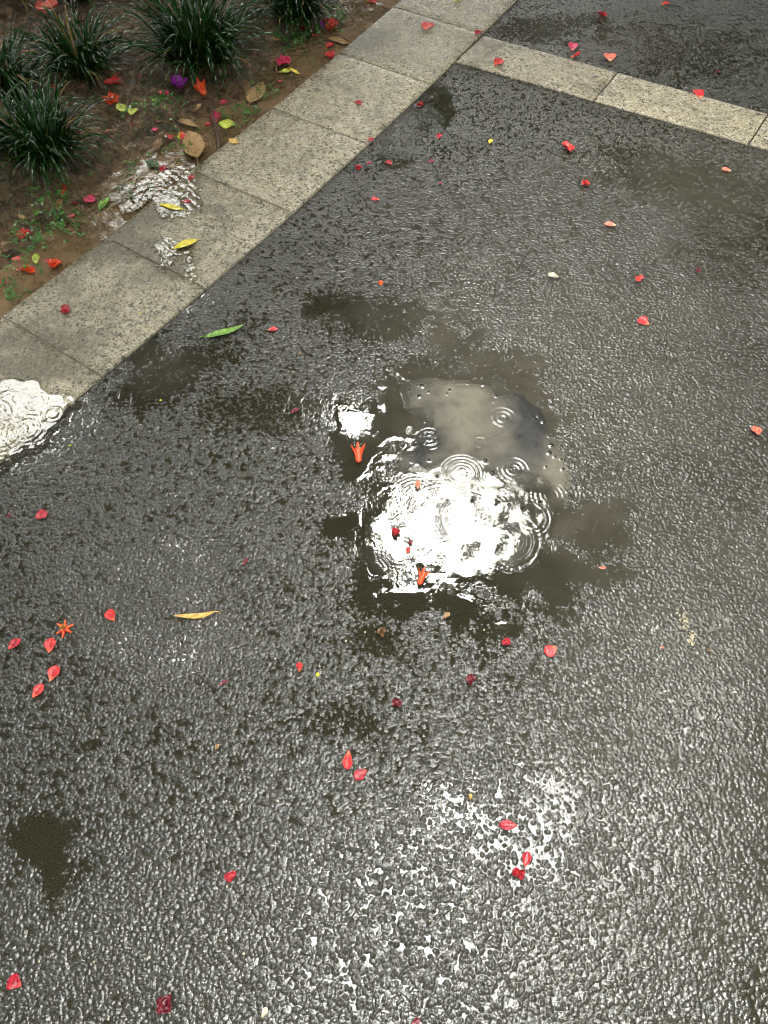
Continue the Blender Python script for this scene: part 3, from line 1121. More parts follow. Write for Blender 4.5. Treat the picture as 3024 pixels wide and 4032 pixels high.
def petal_pts(L, W, rg, crumple=0.10, cup=0.25, fold=0.0, notch=0.0):
    ny, nx = 11, 9
    s = np.linspace(0, 1, ny)[:, None] * np.ones((1, nx))
    v = np.linspace(-1, 1, nx)[None, :] * np.ones((ny, 1))
    prof = np.sin(pi * np.clip(s, 0.0, 1) ** 1.35 * 0.93 + 0.04) ** 0.75
    prof *= 1 + 0.14 * (vnoise(s * 3 + rg.rand() * 50, np.sign(v) * 2, 1, 1) - 0.5) * 2
    x = (s - 0.5) * L * (1 - notch * (1 - np.abs(v)) * (s > 0.85) * 0.15) + rg.normal(0, 0.010 * L, s.shape) * (s > .6)
    y = v * W / 2 * prof * (1 - fold * 0.5 * (v > 0))
    o = rg.rand() * 90
    z = crumple * L * (fbm(s * 2.2 + o, v * 1.4 + o, 1.3, 3) - 0.35) + crumple * 0.5 * L * (vnoise(s * 7 + o, v * 4.5, 1) - 0.5)
    z = z + cup * W * (v ** 2) * 0.5 * prof + fold * W * 0.45 * np.maximum(v, 0)
    return np.stack([x, y, z], 2), s


def leaf_pts(L, W, rg, curl=0.12, fold=0.35, bend=0.1, serr=0.05, round_=1.0):
    ny, nx = 19, 7
    s = np.linspace(0, 1, ny)[:, None] * np.ones((1, nx))
    v = np.linspace(-1, 1, nx)[None, :] * np.ones((ny, 1))
    prof = np.sin(pi * s ** 0.8) ** round_ * 0.97 + 0.03
    prof = prof * (1 + serr * np.sin(s * 40 + np.sign(v) * 1.3) * (np.abs(v) > .9))
    x = (s - 0.5) * L
    y = v * W / 2 * prof + bend * L * (s - 0.5) ** 2 * 2 + 0.03 * L * np.sin(s * 5)
    o = rg.rand() * 50
    z = fold * np.abs(v) * W / 2 * prof + curl * L * (s - 0.4) ** 2 + 0.07 * W * (fbm(s * 5 + o, v * 1.5, 1, 3) - 0.5) * 2
    return np.stack([x, y, z], 2), s


def place(o, px, py, rot, lift=0.0, bed=False, on=None):
    """rot: direction of the thing's long axis in the picture, degrees anticlockwise from right"""
    z = 0.0
    for _ in range(3):
        P = g(px, py, z)
        sidev = side(np.array([P[0]]), np.array([P[1]]))[0]
        so = side(np.array([P[0]]), np.array([P[1]]), OUTX)[0]
        si = side(np.array([P[0]]), np.array([P[1]]), np.vstack([INN[0] + (INN[0] - INN[1]) * 100, INN, INN[-1] + (INN[-1] - INN[-2]) * 100]))[0]
        if so < 0:
            z = max(float(soil_z(P[0], P[1])), WZ + 0.001)
        elif si < 0:
            z = KZ + 0.001
        else:
            z = 0.002
            va, vb = P[:2] - A0, P[:2] - B0
            if 110 < py < 600 and np.cross(da_, va) < 0 and np.cross(db_, vb) > 0:
                z = SZ + 0.001
    P = g(px, py, z)
    q = g(px + 10 * cos(radians(rot)), py - 10 * sin(radians(rot)), z)
    yaw = math.atan2(q[1] - P[1], q[0] - P[0])
    o.location = (P[0], P[1], z + lift)
    o.rotation_euler = (0, 0, yaw)
    return P


def add_mesh(name, cofs, mat, parent=None):
    co, fs, al = cofs
    fs4 = [f for f in fs if len(f) == 4]
    me = raw_mesh(name, co, fs4)
    if len(al) == len(co):
        attr(me, 'along', al)
    return link(name, me, mat, parent)


def zmin_shift(co):
    co[:, 2] -= co[:, 2].min() - 0.0002
    return co


CATS = {'petal': 'petal', 'leaf': 'leaf', 'round': 'petal', 'scrap': 'plant scrap', 'flower': 'flower', 'star': 'flower', 'bract': 'bract', 'floret': 'flower'}
_seed = [100]


def item(px, py, kind, col, size, rot, label, aspect=None, group=None, **kw):
    """size: length in photograph pixels"""
    _seed[0] += 1
    rg = np.random.RandomState(_seed[0])
    L = size * 0.93 * mpp(px, py)
    # foreshortening: lengths running away from the camera cover fewer pixels
    v = abs(sin(radians(rot)))
    P0 = g(px, py)
    view = CAM_H / np.linalg.norm([P0[0], P0[1], CAM_H])
    L = L * (1 + v * (1 / view - 1) * 0.8)
    if kind == 'petal':
        pts, s = petal_pts(L, L * (aspect or 0.72), rg, kw.get('crumple', 0.12), kw.get('cup', 0.3), kw.get('fold', 0.0))
        c = shell(pts, s)
        zmin_shift(c[0])
        o = add_mesh('petal', c, mcol(col))
    elif kind == 'round':
        pts, s = petal_pts(L, L * (aspect or 0.95), rg, 0.07, 0.2)
        c = shell(pts, s)
        zmin_shift(c[0])
        o = add_mesh('petal', c, mcol(col))
    elif kind == 'leaf':
        pts, s = leaf_pts(L, L * (aspect or 0.25), rg, kw.get('curl', 0.12), kw.get('fold', 0.35), kw.get('bend', 0.08), 0.05, kw.get('rnd', 0.9))
        c = shell(pts, s, 0.0005)
        zmin_shift(c[0])
        o = add_mesh('leaf', c, mcol(col))
        if kw.get('stalk', True):
            p0 = pts[0, 3]
            vs, fs = tube_mesh([[(p0[0], p0[1], c[0][3][2], L * .012), (p0[0] - L * .07, p0[1] + L * .02, c[0][3][2] + .001, L * .010), (p0[0] - L * .13, p0[1] + L * .03, 0.001, L * .008)]], 6)
            link('stalk', raw_mesh('stalk', vs, fs), mcol(col), o)
    elif kind == 'scrap':
        pts, s = petal_pts(L, L * (aspect or 0.6), rg, 0.22, 0.35)
        pts[..., 2] += 0.08 * L * rg.rand(*s.shape)
        c = shell(pts, s)
        zmin_shift(c[0])
        o = add_mesh('plant_scrap', c, mcol(col))
    elif kind == 'floret':            # crumpled corolla: overlapping torn petals
        allc, allf, alla = [], [], []
        for m in range(kw.get('n', 4)):
            pts, s = petal_pts(L * rg.uniform(.5, .8), L * rg.uniform(.45, .62), rg, 0.28, 0.5, rg.choice([0, .6]))
            a = m * 2 * pi / kw.get('n', 4) + rg.normal(0, .4)
            pts[..., 0] += L * .13
            x, y = pts[..., 0].copy(), pts[..., 1].copy()
            pts[..., 0] = x * cos(a) - y * sin(a)
            pts[..., 1] = x * sin(a) + y * cos(a)
            pts[..., 2] += 0.0012 * m + 0.10 * L * np.hypot(pts[..., 0], pts[..., 1]) / L
            c = shell(pts, s)
            q = sum(len(k) for k in allc)
            allc.append(c[0])
            allf += [tuple(q + k for k in f) for f in c[1]]
            alla.append(c[2])
        co = np.vstack(allc)
        zmin_shift(co)
        o = add_mesh('flower', (co, allf, np.concatenate(alla)), mcol(col))
        if kw.get('core'):
            paths = []
            for m in range(9):
                a = rg.uniform(0, 2 * pi)
                r = L * .16
                paths.append([(0, 0, L * .08, L * .018), (cos(a) * r * .5, sin(a) * r * .5, L * .16, L * .015), (cos(a) * r, sin(a) * r, L * .2, L * .022)])
            vs, fs = tube_mesh(paths, 5)
            link('stamens', raw_mesh('stamens', vs, fs), mcol(kw['core']), o)
    elif kind == 'flower':            # waxy bell-shaped calyx lying on its side, pointed lobes open to +x
        n, ra = 24, L * 0.19
        prof = [(-.50, .02), (-.49, .35), (-.44, .62), (-.34, .80), (-.20, .84), (-.05, .92), (.08, 1.12), (.16, 1.3)]
        lob = kw.get('lobes', 6)
        vs, al, fs = [], [], []
        rows = [(x * L, r * ra, 0) for x, r in prof] + [(.16 * L + L * .30 * q / 5, ra * (1.3 + 0.75 * q / 5), q / 5) for q in range(1, 6)]
        for (x, r, q) in rows:
            for k in range(n):
                a = 2 * pi * k / n
                ph = (k % (n // lob)) / (n // lob)
                m = abs(ph - 0.5) * 2 if q else 0
                m = 1 - m
                # pinch each lobe towards its own middle
                a0 = 2 * pi * ((k // (n // lob)) + 0.5) / lob
                aa = a0 + (a - a0) * (1 - q * 0.93) if q else a
                vs.append((x + rg.normal(0, .004 * L), cos(aa) * r, sin(aa) * r * 0.8 + ra))
                al.append(0.3 + 0.7 * min(max((x / L + .5), 0), 1))
        m_ = len(rows)
        npr = len(prof)
        for i in range(m_ - 1):
            for k in range(n):
                k2 = (k + 1) % n
                if i >= npr - 1 and (k2 % (n // lob)) == 0:
                    continue
                fs.append((i * n + k, i * n + k2, (i + 1) * n + k2, (i + 1) * n + k))
        co = np.array(vs)
        # squash what would sink below the ground
        co[:, 2] = np.maximum(co[:, 2], 0.0004)
        o = add_mesh('flower', (co, fs, np.array(al)), mcol(col))
        paths = []
        for m in range(14):
            a = rg.uniform(0, 2 * pi)
            r = ra * rg.uniform(.1, .8)
            paths.append([(.0, 0, ra, L * .010), (.2 * L, cos(a) * r * .6, ra + sin(a) * r * .6, L * .010), (.32 * L, cos(a) * r, ra + sin(a) * r, L * .018)])
        vs2, fs2 = tube_mesh(paths, 5)
        link('stamens', raw_mesh('stamens', vs2, fs2), mcol('gold'), o)
    elif kind == 'star':              # calyx seen from above: six thick pointed lobes round a tuft of stamens
        allc, allf, alla = [], [], []
        for m in range(6):
            a = m * pi / 3 + rg.normal(0, .08)
            ll = L * rg.uniform(.46, .56)
            ny, nx = 9, 5
            s = np.linspace(0, 1, ny)[:, None] * np.ones((1, nx))
            v = np.linspace(-1, 1, nx)[None, :] * np.ones((ny, 1))
            x = s * ll
            y = v * L * .115 * (1 - s) ** .7 * (0.75 + .6 * s)
            z = L * (.20 - .16 * s) + .05 * L * s ** 3 - .10 * L * (v * v) * (1 - s)
            pts = np.stack([x * cos(a) - y * sin(a), x * sin(a) + y * cos(a), z], 2)
            c = shell(pts, 0.35 + s * .65, .0012)
            q = sum(len(k) for k in allc)
            allc.append(c[0])
            allf += [tuple(q + k for k in f) for f in c[1]]
            alla.append(c[2])
        co = np.vstack(allc)
        zmin_shift(co)
        o = add_mesh('flower', (co, allf, np.concatenate(alla)), mcol(col))
        paths = []
        for m in range(34):
            a = rg.uniform(0, 2 * pi)
            r = L * .17 * math.sqrt(rg.rand())
            h = L * rg.uniform(.24, .32)
            paths.append([(cos(a) * r * .4, sin(a) * r * .4, L * .15, L * .010), (cos(a) * r * .8, sin(a) * r * .8, h * .9, L * .010), (cos(a) * r, sin(a) * r, h, L * .022)])
        vs2, fs2 = tube_mesh(paths, 5)
        link('stamens', raw_mesh('stamens', vs2, fs2), mcol('gold'), o)
    elif kind == 'bract':             # three papery bracts meeting at the base
        allc, allf, alla = [], [], []
        for m in range(3):
            pts, s = petal_pts(L * .62, L * .5, rg, .12, .35)
            pts[..., 0] += L * .31
            a = m * 2 * pi / 3 + .5
            tilt = .75
            x, y, z = pts[..., 0].copy(), pts[..., 1].copy(), pts[..., 2].copy()
            x, z = x * cos(tilt) - z * sin(tilt), x * sin(tilt) + z * cos(tilt)
            pts[..., 0] = x * cos(a) - y * sin(a)
            pts[..., 1] = x * sin(a) + y * cos(a)
            pts[..., 2] = z
            c = shell(pts, s)
            q = sum(len(k) for k in allc)
            allc.append(c[0])
            allf += [tuple(q + k for k in f) for f in c[1]]
            alla.append(c[2])
        co = np.vstack(allc)
        zmin_shift(co)
        o = add_mesh('bract', (co, allf, np.concatenate(alla)), mcol(col))
    place(o, px, py, rot, kw.get('lift', 0.0))
    return tag(o, label, CATS[kind], group)


GA, GK, GG, GP = 'fallen petals on the asphalt', 'fallen petals on the kerb and paving strip', 'fallen petals in the garden bed', 'flowers and petals in the puddle'
ITEMS = [
    # px, py, kind, colour, size, rot, label, extras
    (1681, 106, 'round', 'red', 30, 70, 'round red petal near the top of the kerb, above the paving strip corner', dict(group=GK)),
    (1885, 130, 'petal', 'crim', 28, 200, 'dark red petal lying over the joint where kerb meets paving strip', dict(group=GK)),
    (1961, 249, 'petal', 'red', 36, 40, 'orange-red petal on the near end of the paving strip', dict(group=GK)),
    (2370, 60, 'floret', 'red', 32, 20, 'crumpled red petal alone on the far asphalt beyond the strip', dict(group=GA, n=3)),
    (2620, 16, 'petal', 'red', 34, 5, 'red petal with pale edge at the top edge of the far asphalt', dict(group=GA)),
    (2255, 188, 'petal', 'pink', 30, 80, 'dull pinkish petal just beyond the paving strip, above a narrow folded one', dict(group=GA)),
    (2266, 220, 'petal', 'red', 38, 30, 'narrow folded red petal touching the far side of the paving strip', dict(group=GA, aspect=.3, fold=.6)),
    (2401, 227, 'round', 'salm', 30, 90, 'round pink-red petal beyond the strip, close to its joint', dict(group=GA)),
    (2826, 284, 'petal', 'dark', 16, 20, 'tiny maroon speck of petal on the far asphalt at right', dict(group=GA)),
    (2751, 373, 'petal', 'red', 36, 110, 'bright red petal on the far edge of the paving strip', dict(group=GK)),
    (1412, 408, 'petal', 'crim', 28, 150, 'small crimson petal in the middle of a kerb flag, left of the notch', dict(group=GK)),
    (1656, 417, 'floret', 'crim', 34, 10, 'crumpled red petal on asphalt beside the notch in the kerb edge', dict(group=GA, n=3)),
    (1459, 552, 'petal', 'crim', 28, 10, 'crimson petal on the inner edge of the kerb at a joint', dict(group=GK)),
    (1728, 538, 'petal', 'crim', 20, 60, 'small red petal right of the kerb joint petal, on speckled asphalt', dict(group=GA)),
    (1413, 664, 'floret', 'crim', 36, 10, 'crumpled crimson petal, leftmost of the row close to the kerb', dict(group=GA, n=3)),
    (1454, 643, 'petal', 'dark', 24, 0, 'dark petal between two crimson ones close to the kerb', dict(group=GA)),
    (1532, 643, 'petal', 'crim', 26, 160, 'crimson petal, third of the row leading away from the kerb', dict(group=GA)),
    (1697, 636, 'petal', 'dark', 24, 10, 'maroon petal at the right end of the row near the kerb', dict(group=GA)),
    (1931, 558, 'petal', 'yel', 20, 60, 'small yellow petal below the paving strip', dict(group=GA, aspect=.6)),
    (2238, 583, 'floret', 'red', 42, 120, 'large red petal with a white glint below the strip joint', dict(group=GA, n=2)),
    (2307, 727, 'floret', 'red', 34, 30, 'crumpled red petal below the glinting one', dict(group=GA, n=4)),
    (2860, 671, 'petal', 'salm', 34, 170, 'pink-red petal near the right edge under the paving strip', dict(group=GA)),
    (1479, 787, 'petal', 'red', 34, 175, 'triangular red petal on asphalt level with the yellow kerb leaves', dict(group=GA, aspect=.6)),
    (1733, 723, 'petal', 'dark', 20, 0, 'dark maroon fleck right of the triangular red petal', dict(group=GA)),
    (2402, 887, 'petal', 'salm', 46, 175, 'pale red petal with ragged edge in the upper right asphalt', dict(group=GA)),
    (2745, 1069, 'floret', 'dark', 26, 30, 'dark red crumpled petal right of the two bright ones', dict(group=GA, n=3)),
    (2516, 1102, 'floret', 'red', 34, 100, 'red petal with orange base, upper of the bright pair at right', dict(group=GA, n=2)),
    (2534, 1268, 'round', 'red', 44, 150, 'bright red round petal, lower of the pair in the right asphalt', dict(group=GA)),
    (1499, 1116, 'petal', 'orng', 22, 100, 'small orange-red petal alone above the dark patch of film', dict(group=GA)),
    (2178, 1090, 'scrap', 'crm', 44, 170, 'pale beige plant scrap in the middle of the upper asphalt', {}),
    (1073, 1299, 'petal', 'red', 42, 5, 'red petal right of the green leaf', dict(group=GA, aspect=.55)),
    (258, 1225, 'floret', 'crim', 44, 50, 'crimson crumpled petal on the lower left kerb flag', dict(group=GK, n=4)),
    (733, 795, 'petal', 'crim', 40, 5, 'dark pink petal in the run-off above the yellow kerb leaf', dict(group=GK, aspect=.5)),
    (752, 702, 'petal', 'crim', 22, 60, 'small red petal at the top of the run-off on the kerb', dict(group=GK)),
    (1160, 1618, 'petal', 'dark', 34, 30, 'dark maroon petal under water left of the bright film', dict(group=GA, aspect=.6)),
    (2976, 1700, 'floret', 'salm', 44, 80, 'orange and white petal at the right edge of the picture', dict(group=GA, n=3)),
    (2370, 2236, 'petal', 'salm', 30, 0, 'pale orange triangular petal right of the puddle', dict(group=GA, aspect=.5)),
    (163, 2029, 'round', 'crim', 46, 30, 'red petal alone in the left asphalt below the kerb puddle', dict(group=GA)),
    (36, 2031, 'petal', 'dark', 18, 30, 'tiny dark petal at the left edge beside the lone red one', dict(group=GA)),
    (437, 2425, 'petal', 'red', 54, 125, 'red petal right of the star-shaped flower', dict(group=GA)),
    (58, 2537, 'petal', 'crim', 54, 40, 'dark red petal nearest the left edge, left of the star flower', dict(group=GA)),
    (200, 2542, 'petal', 'red', 58, 80, 'red petal directly below the star-shaped flower', dict(group=GA)),
    (213, 2654, 'petal', 'red', 62, 65, 'upper of the two smooth red petals below the star flower', dict(group=GA)),
    (151, 2722, 'petal', 'red', 58, 50, 'lowest red petal of the group around the star flower', dict(group=GA)),
    (1757, 2426, 'scrap', 'tan', 38, 40, 'yellow-brown plant scrap just below the puddle', {}),
    (1503, 2492, 'floret', 'brn', 46, 80, 'brown withered floret below left of the puddle', dict(n=5, core='salm')),
    (1995, 2530, 'floret', 'crim', 42, 80, 'dark crimson petal left of the bright round one below the puddle', dict(group=GA, n=3)),
    (2169, 2561, 'round', 'red', 56, 215, 'bright round red petal with pale tip below right of the puddle', dict(group=GA)),
    (1178, 2628, 'petal', 'red', 38, 90, 'small orange-red folded petal left of the tiny yellow one', dict(group=GA, fold=.6)),
    (1251, 2658, 'petal', 'yel', 20, 90, 'tiny yellow petal in the middle of the lower asphalt', dict(group=GA)),
    (1855, 2678, 'floret', 'dark', 50, 100, 'soaked dark red petal below the crimson one', dict(group=GA, n=4)),
    (1563, 2770, 'floret', 'dark', 46, 80, 'soaked dark red petal above the seed-shaped pair', dict(group=GA, n=3)),
    (880, 2688, 'petal', 'dark', 38, 30, 'faint maroon petal in the left middle asphalt', dict(group=GA, aspect=.5)),
    (966, 2213, 'petal', 'dark', 30, 60, 'faint maroon petal left of the puddle in dark asphalt', dict(group=GA, aspect=.5)),
    (854, 2942, 'scrap', 'tan', 26, 60, 'small peach-coloured seed scale left of the red pair', {}),
    (1370, 2992, 'petal', 'red', 76, 265, 'smooth seed-shaped red petal, upper left of the close pair', dict(group=GA, aspect=.55, cup=.5, crumple=.05)),
    (1420, 3050, 'petal', 'crim', 62, 215, 'broad red petal with orange base, lower right of the close pair', dict(group=GA)),
    (2001, 3250, 'petal', 'crim', 76, 175, 'long crimson petal with orange tip among the white film streaks', dict(group=GA, aspect=.55)),
    (2072, 3384, 'petal', 'crim', 62, 80, 'upright red petal, upper of the touching pair in the lower right', dict(group=GA, aspect=.6)),
    (2040, 3440, 'floret', 'crim', 58, 20, 'torn crimson petal with orange base, lower of the touching pair', dict(group=GA, n=4, core='orng')),
    (908, 3452, 'floret', 'crim', 54, 40, 'crimson petal with an orange spike in the lower left asphalt', dict(group=GA, n=3, core='orng')),
    (60, 3868, 'round', 'crim', 62, 150, 'red petal in the bottom left corner', dict(group=GA)),
    (650, 3953, 'floret', 'dark', 76, 120, 'dark red wrinkled petal with an orange base at the bottom', dict(group=GA, n=4, core='orng')),
    (1041, 3986, 'scrap', 'crm', 40, 65, 'cream plant scrap at the bottom edge', {}),
    (1637, 4024, 'petal', 'dark', 40, 30, 'dark petal cut by the bottom edge of the picture', dict(group=GA)),
    (2789, 2562, 'scrap', 'brn', 22, 0, 'small brown seed near a smear of pale droppings', {}),
    (2606, 2550, 'scrap', 'salm', 14, 0, 'tiny orange crumb left of the pale droppings', {}),
    (1852, 3137, 'scrap', 'gold', 24, 90, 'tiny golden seed among the white streaks at the lower right', {}),
    (1645, 1914, 'petal', 'salm', 34, 90, 'small orange triangular petal floating in the bright half of the puddle', dict(group=GP, aspect=.6, lift=.004)),
    (1560, 2102, 'floret', 'crim', 46, 20, 'crimson floret at the left shore of the puddle', dict(group=GP, n=3, lift=.002)),
    (1616, 2138, 'petal', 'dark', 24, 80, 'dark red fleck between two red ones at the puddle shore', dict(group=GP, lift=.002)),
    (1607, 2168, 'petal', 'red', 28, 80, 'small red petal below the dark fleck at the puddle shore', dict(group=GP, lift=.002)),
    (1412, 1795, 'flower', 'orng', 76, 92, 'orange-red bell flower pointing away, beside the bright film left of the puddle', dict(group=GP, lobes=6)),
    (1661, 2277, 'flower', 'orng', 72, 70, 'orange-red bell flower at the bottom shore of the puddle', dict(group=GP, lobes=6)),
    (255, 2477, 'star', 'orng', 78, 30, 'orange star-shaped flower with yellow stamens in the left asphalt', {}),
    (888, 1312, 'leaf', 'grn', 160, 18, 'narrow fresh green leaf on asphalt near the kerb', dict(aspect=.19, bend=.15)),
    (675, 817, 'leaf', 'yel', 100, 170, 'yellow leaf lying flat in the run-off on the kerb', dict(aspect=.26)),
    (730, 968, 'leaf', 'yel', 95, 205, 'curled yellow leaf with a long stalk on the kerb', dict(aspect=.34, fold=.7, curl=.3)),
    (765, 2425, 'leaf', 'gold', 172, 188, 'long narrow yellow leaf on the left asphalt', dict(aspect=.14, bend=-.05)),
    (917, 558, 'petal', 'gold', 38, 330, 'golden petal lying on the garden side edge of the kerb', dict(group=GK)),
    (1803, 3, 'scrap', 'yel', 30, 10, 'yellow scrap on the kerb at the top edge', {}),
    (550, 1234, 'scrap', 'yel', 12, 0, 'tiny yellow crumb on the lower kerb flag', {}),
    (275, 1755, 'scrap', 'ygrn', 16, 0, 'tiny yellow crumb on asphalt right of the kerb puddle', {}),
    (632, 1577, 'scrap', 'yel', 12, 0, 'tiny yellow crumb on asphalt below the kerb corner', {}),
    (1074, 1766, 'scrap', 'crm', 15, 0, 'tiny cream crumb left of the orange bell flower', {}),
    (1182, 1392, 'scrap', 'tan', 12, 0, 'tiny tan crumb right below the red petal by the green leaf', {}),
    # the bed
    (211, 100, 'floret', 'salm', 44, 80, 'salmon florets caught on the upper left grass', dict(n=4, lift=.05)),
    (184, 4, 'petal', 'salm', 24, 0, 'salmon petal at the top edge on the grass', dict(group=GG, lift=.03)),
    (95, 212, 'petal', 'pink', 26, 20, 'pink petal on bare soil at the far left of the bed', dict(group=GG)),
    (449, 330, 'flower', 'red', 58, 15, 'red bell flower lying on soil between the two front grass clumps', {}),
    (440, 402, 'floret', 'orng', 46, 60, 'orange-red torn flower below the red bell flower', dict(n=4, core='crm')),
    (476, 424, 'petal', 'ygrn', 46, 310, 'yellow-green petal leaning on the torn orange flower', dict(group=GG, aspect=.5)),
    (521, 441, 'round', 'ygrn', 26, 70, 'pale yellow round petal right of the torn orange flower', dict(group=GG)),
    (436, 517, 'petal', 'red', 40, 175, 'red petal alone on soil right of the near grass clump', dict(group=GG, aspect=.4)),
    (313, 525, 'petal', 'pink', 24, 0, 'dull pink petal half sunk beside the near grass clump', dict(group=GG)),
    (223, 347, 'petal', 'orng', 26, 80, 'small orange petal under the middle left grass clump', dict(group=GG)),
    (711, 352, 'bract', 'mag', 48, 80, 'bright magenta papery bract standing on the soil', {}),
    (645, 368, 'petal', 'pink', 38, 340, 'pink petal left of the magenta bract', dict(group=GG)),
    (796, 366, 'flower', 'orng', 52, 120, 'orange bell flower with white stamens right of the magenta bract', {}),
    (889, 322, 'petal', 'red', 32, 340, 'red petal below the largest grass clump', dict(group=GG, aspect=.5)),
    (877, 407, 'petal', 'pink', 36, 10, 'pinkish red petal beside the twig fork', dict(group=GG)),
    (850, 467, 'petal', 'pink', 44, 75, 'magenta-pink petal half under water behind the twig', dict(group=GG, aspect=.6)),
    (817, 491, 'petal', 'red', 28, 10, 'red petal left of the twig foot', dict(group=GG)),
    (708, 537, 'petal', 'yel', 30, 80, 'yellow crescent petal against a tan leaf', dict(group=GG, aspect=.5)),
    (724, 549, 'petal', 'red', 48, 290, 'slim red petal with pale tip against the tan leaf', dict(group=GG, aspect=.35, lift=.006)),
    (672, 541, 'petal', 'crim', 24, 80, 'crimson petal in weeds left of the yellow crescent', dict(group=GG)),
    (609, 513, 'petal', 'pink', 26, 20, 'rose petal on soil below the green blade leaf', dict(group=GG)),
    (527, 489, 'petal', 'dark', 24, 60, 'dark maroon petal in the centre of the bare soil', dict(group=GG)),
    (620, 483, 'petal', 'dark', 24, 20, 'dull dark petal above the rose one', dict(group=GG)),
    (549, 305, 'petal', 'dark', 26, 10, 'dull dark petal on soil right of the red bell flower', dict(group=GG)),
    (895, 489, 'round', 'ygrn', 40, 250, 'round lime-yellow petal near the kerb by the twig', dict(group=GG)),
    (772, 431, 'leaf', 'tan', 52, 40, 'small tan leaf below the orange bell flower', dict(aspect=.48, rnd=.8)),
    (741, 491, 'leaf', 'tan', 88, 345, 'curled tan leaf in the centre of the bed litter', dict(aspect=.38)),
    (768, 580, 'leaf', 'tan', 112, 110, 'largest tan leaf leaning at the kerb in the run-off', dict(aspect=.5, rnd=.8, curl=.25)),
    (624, 570, 'leaf', 'brn', 54, 80, 'brown strip of leaf left of the largest tan leaf', dict(aspect=.4)),
    (606, 398, 'leaf', 'grn', 76, 165, 'fresh green leaf above the litter, left of the twig', dict(aspect=.25)),
    (603, 651, 'leaf', 'dgrn', 56, 330, 'dark green leaf at the start of the run-off', dict(aspect=.6, rnd=.8)),
    (690, 500, 'petal', 'crm', 16, 0, 'white speck of petal left of the curled tan leaf', dict(group=GG)),
    (531, 577, 'scrap', 'crm', 16, 0, 'white crumb on soil above the dark green leaf', {}),
    (329, 584, 'scrap', 'crm', 18, 0, 'white crumb on soil right of the near grass clump', {}),
    (465, 184, 'scrap', 'crm', 16, 70, 'white crumb high on the soil between clumps', {}),
    (360, 449, 'scrap', 'crm', 14, 0, 'white crumb beside the middle left of the bare soil', {}),
    (675, 658, 'petal', 'gold', 18, 0, 'golden crumb of petal in the run-off', dict(group=GG)),
    (642, 667, 'petal', 'crim', 26, 60, 'crimson petal in the upper run-off', dict(group=GG)),
    (1014, 374, 'leaf', 'tan', 86, 60, 'ochre leaf standing in water under the largest grass clump', dict(aspect=.48, rnd=.8, curl=.25)),
    (975, 350, 'leaf', 'brn', 60, 110, 'shrivelled brown leaf left of the ochre leaf', dict(aspect=.35)),
    (1116, 257, 'floret', 'pink', 38, 80, 'pink torn flower on top of a yellow-green petal', dict(n=3, lift=.006)),
    (1120, 284, 'petal', 'ygrn', 44, 10, 'yellow-green petal under the pink torn flower', dict(group=GG, aspect=.6)),
    (1156, 282, 'petal', 'yel', 52, 330, 'slim yellow petal pointing at the kerb from the pink torn flower', dict(group=GG, aspect=.22)),
    (1100, 322, 'petal', 'crim', 24, 0, 'crimson petal below the yellow-green petal', dict(group=GG)),
    (1300, 116, 'floret', 'red', 42, 300, 'red torn flower among the top weeds', dict(n=3)),
    (1186, 108, 'petal', 'crim', 28, 310, 'crimson petal left of the top weeds', dict(group=GG)),
    (1243, 142, 'petal', 'pink', 30, 10, 'pink petal, lower of the pair beside the top weeds', dict(group=GG)),
    (1231, 106, 'petal', 'pink', 24, 60, 'pink petal, upper of the pair beside the top weeds', dict(group=GG)),
    (1275, 98, 'petal', 'mag', 26, 60, 'purple petal among the top weeds', dict(group=GG)),
    (1297, 180, 'petal', 'red', 28, 30, 'small red petal in water beside the brown floating leaf', dict(group=GG)),
    (1300, 226, 'floret', 'red', 38, 40, 'red torn petal touching the garden side of the kerb', dict(n=3)),
    (1333, 166, 'leaf', 'tan', 84, 345, 'brown leaf floating against the kerb near the top', dict(aspect=.36)),
    (1464, 9, 'petal', 'red', 36, 345, 'red petal in muddy water at the top edge', dict(group=GG, aspect=.5)),
    (1440, 2, 'scrap', 'yel', 24, 0, 'yellow scrap at the top edge of the muddy water', {}),
    (947, 143, 'leaf', 'brn', 34, 0, 'small yellow-brown leaf in the largest grass clump', dict(aspect=.5)),
    (1085, 156, 'petal', 'salm', 22, 330, 'salmon petal right of the largest grass clump', dict(group=GG)),
    (970, 50, 'petal', 'pink', 28, 10, 'pink petal behind the largest grass clump', dict(group=GG, lift=.01)),
    (247, 750, 'petal', 'red', 52, 75, 'upright red petal in weeds below the near grass clump', dict(group=GG, aspect=.5)),
    (350, 787, 'petal', 'pink', 52, 340, 'bright pink petal lying in the weeds', dict(group=GG)),
    (292, 803, 'petal', 'dark', 26, 10, 'dull red petal between the upright red and the bright pink', dict(group=GG)),
    (232, 812, 'leaf', 'tan', 54, 275, 'narrow tan leaf hanging in the weeds', dict(aspect=.35)),
    (414, 804, 'leaf', 'grn', 58, 55, 'crumpled bright green leaf at the water edge', dict(aspect=.4, fold=.6)),
    (395, 845, 'leaf', 'tan', 28, 70, 'little tan leaf below the crumpled green leaf', dict(aspect=.35)),
    (99, 925, 'floret', 'red', 58, 350, 'red and orange torn flower at the left of the bed', dict(n=3)),
    (84, 857, 'leaf', 'tan', 52, 350, 'tan curled leaf above the torn flower at the left', dict(aspect=.4)),
    (66, 1022, 'petal', 'red', 44, 0, 'red petal left of the yellow-green scrap in the water', dict(group=GG)),
    (142, 1022, 'leaf', 'ygrn', 44, 280, 'yellow-green leaf scrap drifting near the kerb', dict(aspect=.45)),
    (186, 1029, 'petal', 'crim', 30, 0, 'crimson petal left of the orange torn flower by the kerb', dict(group=GG)),
    (220, 1047, 'floret', 'orng', 54, 20, 'orange torn flower pressed against the kerb', dict(n=5)),
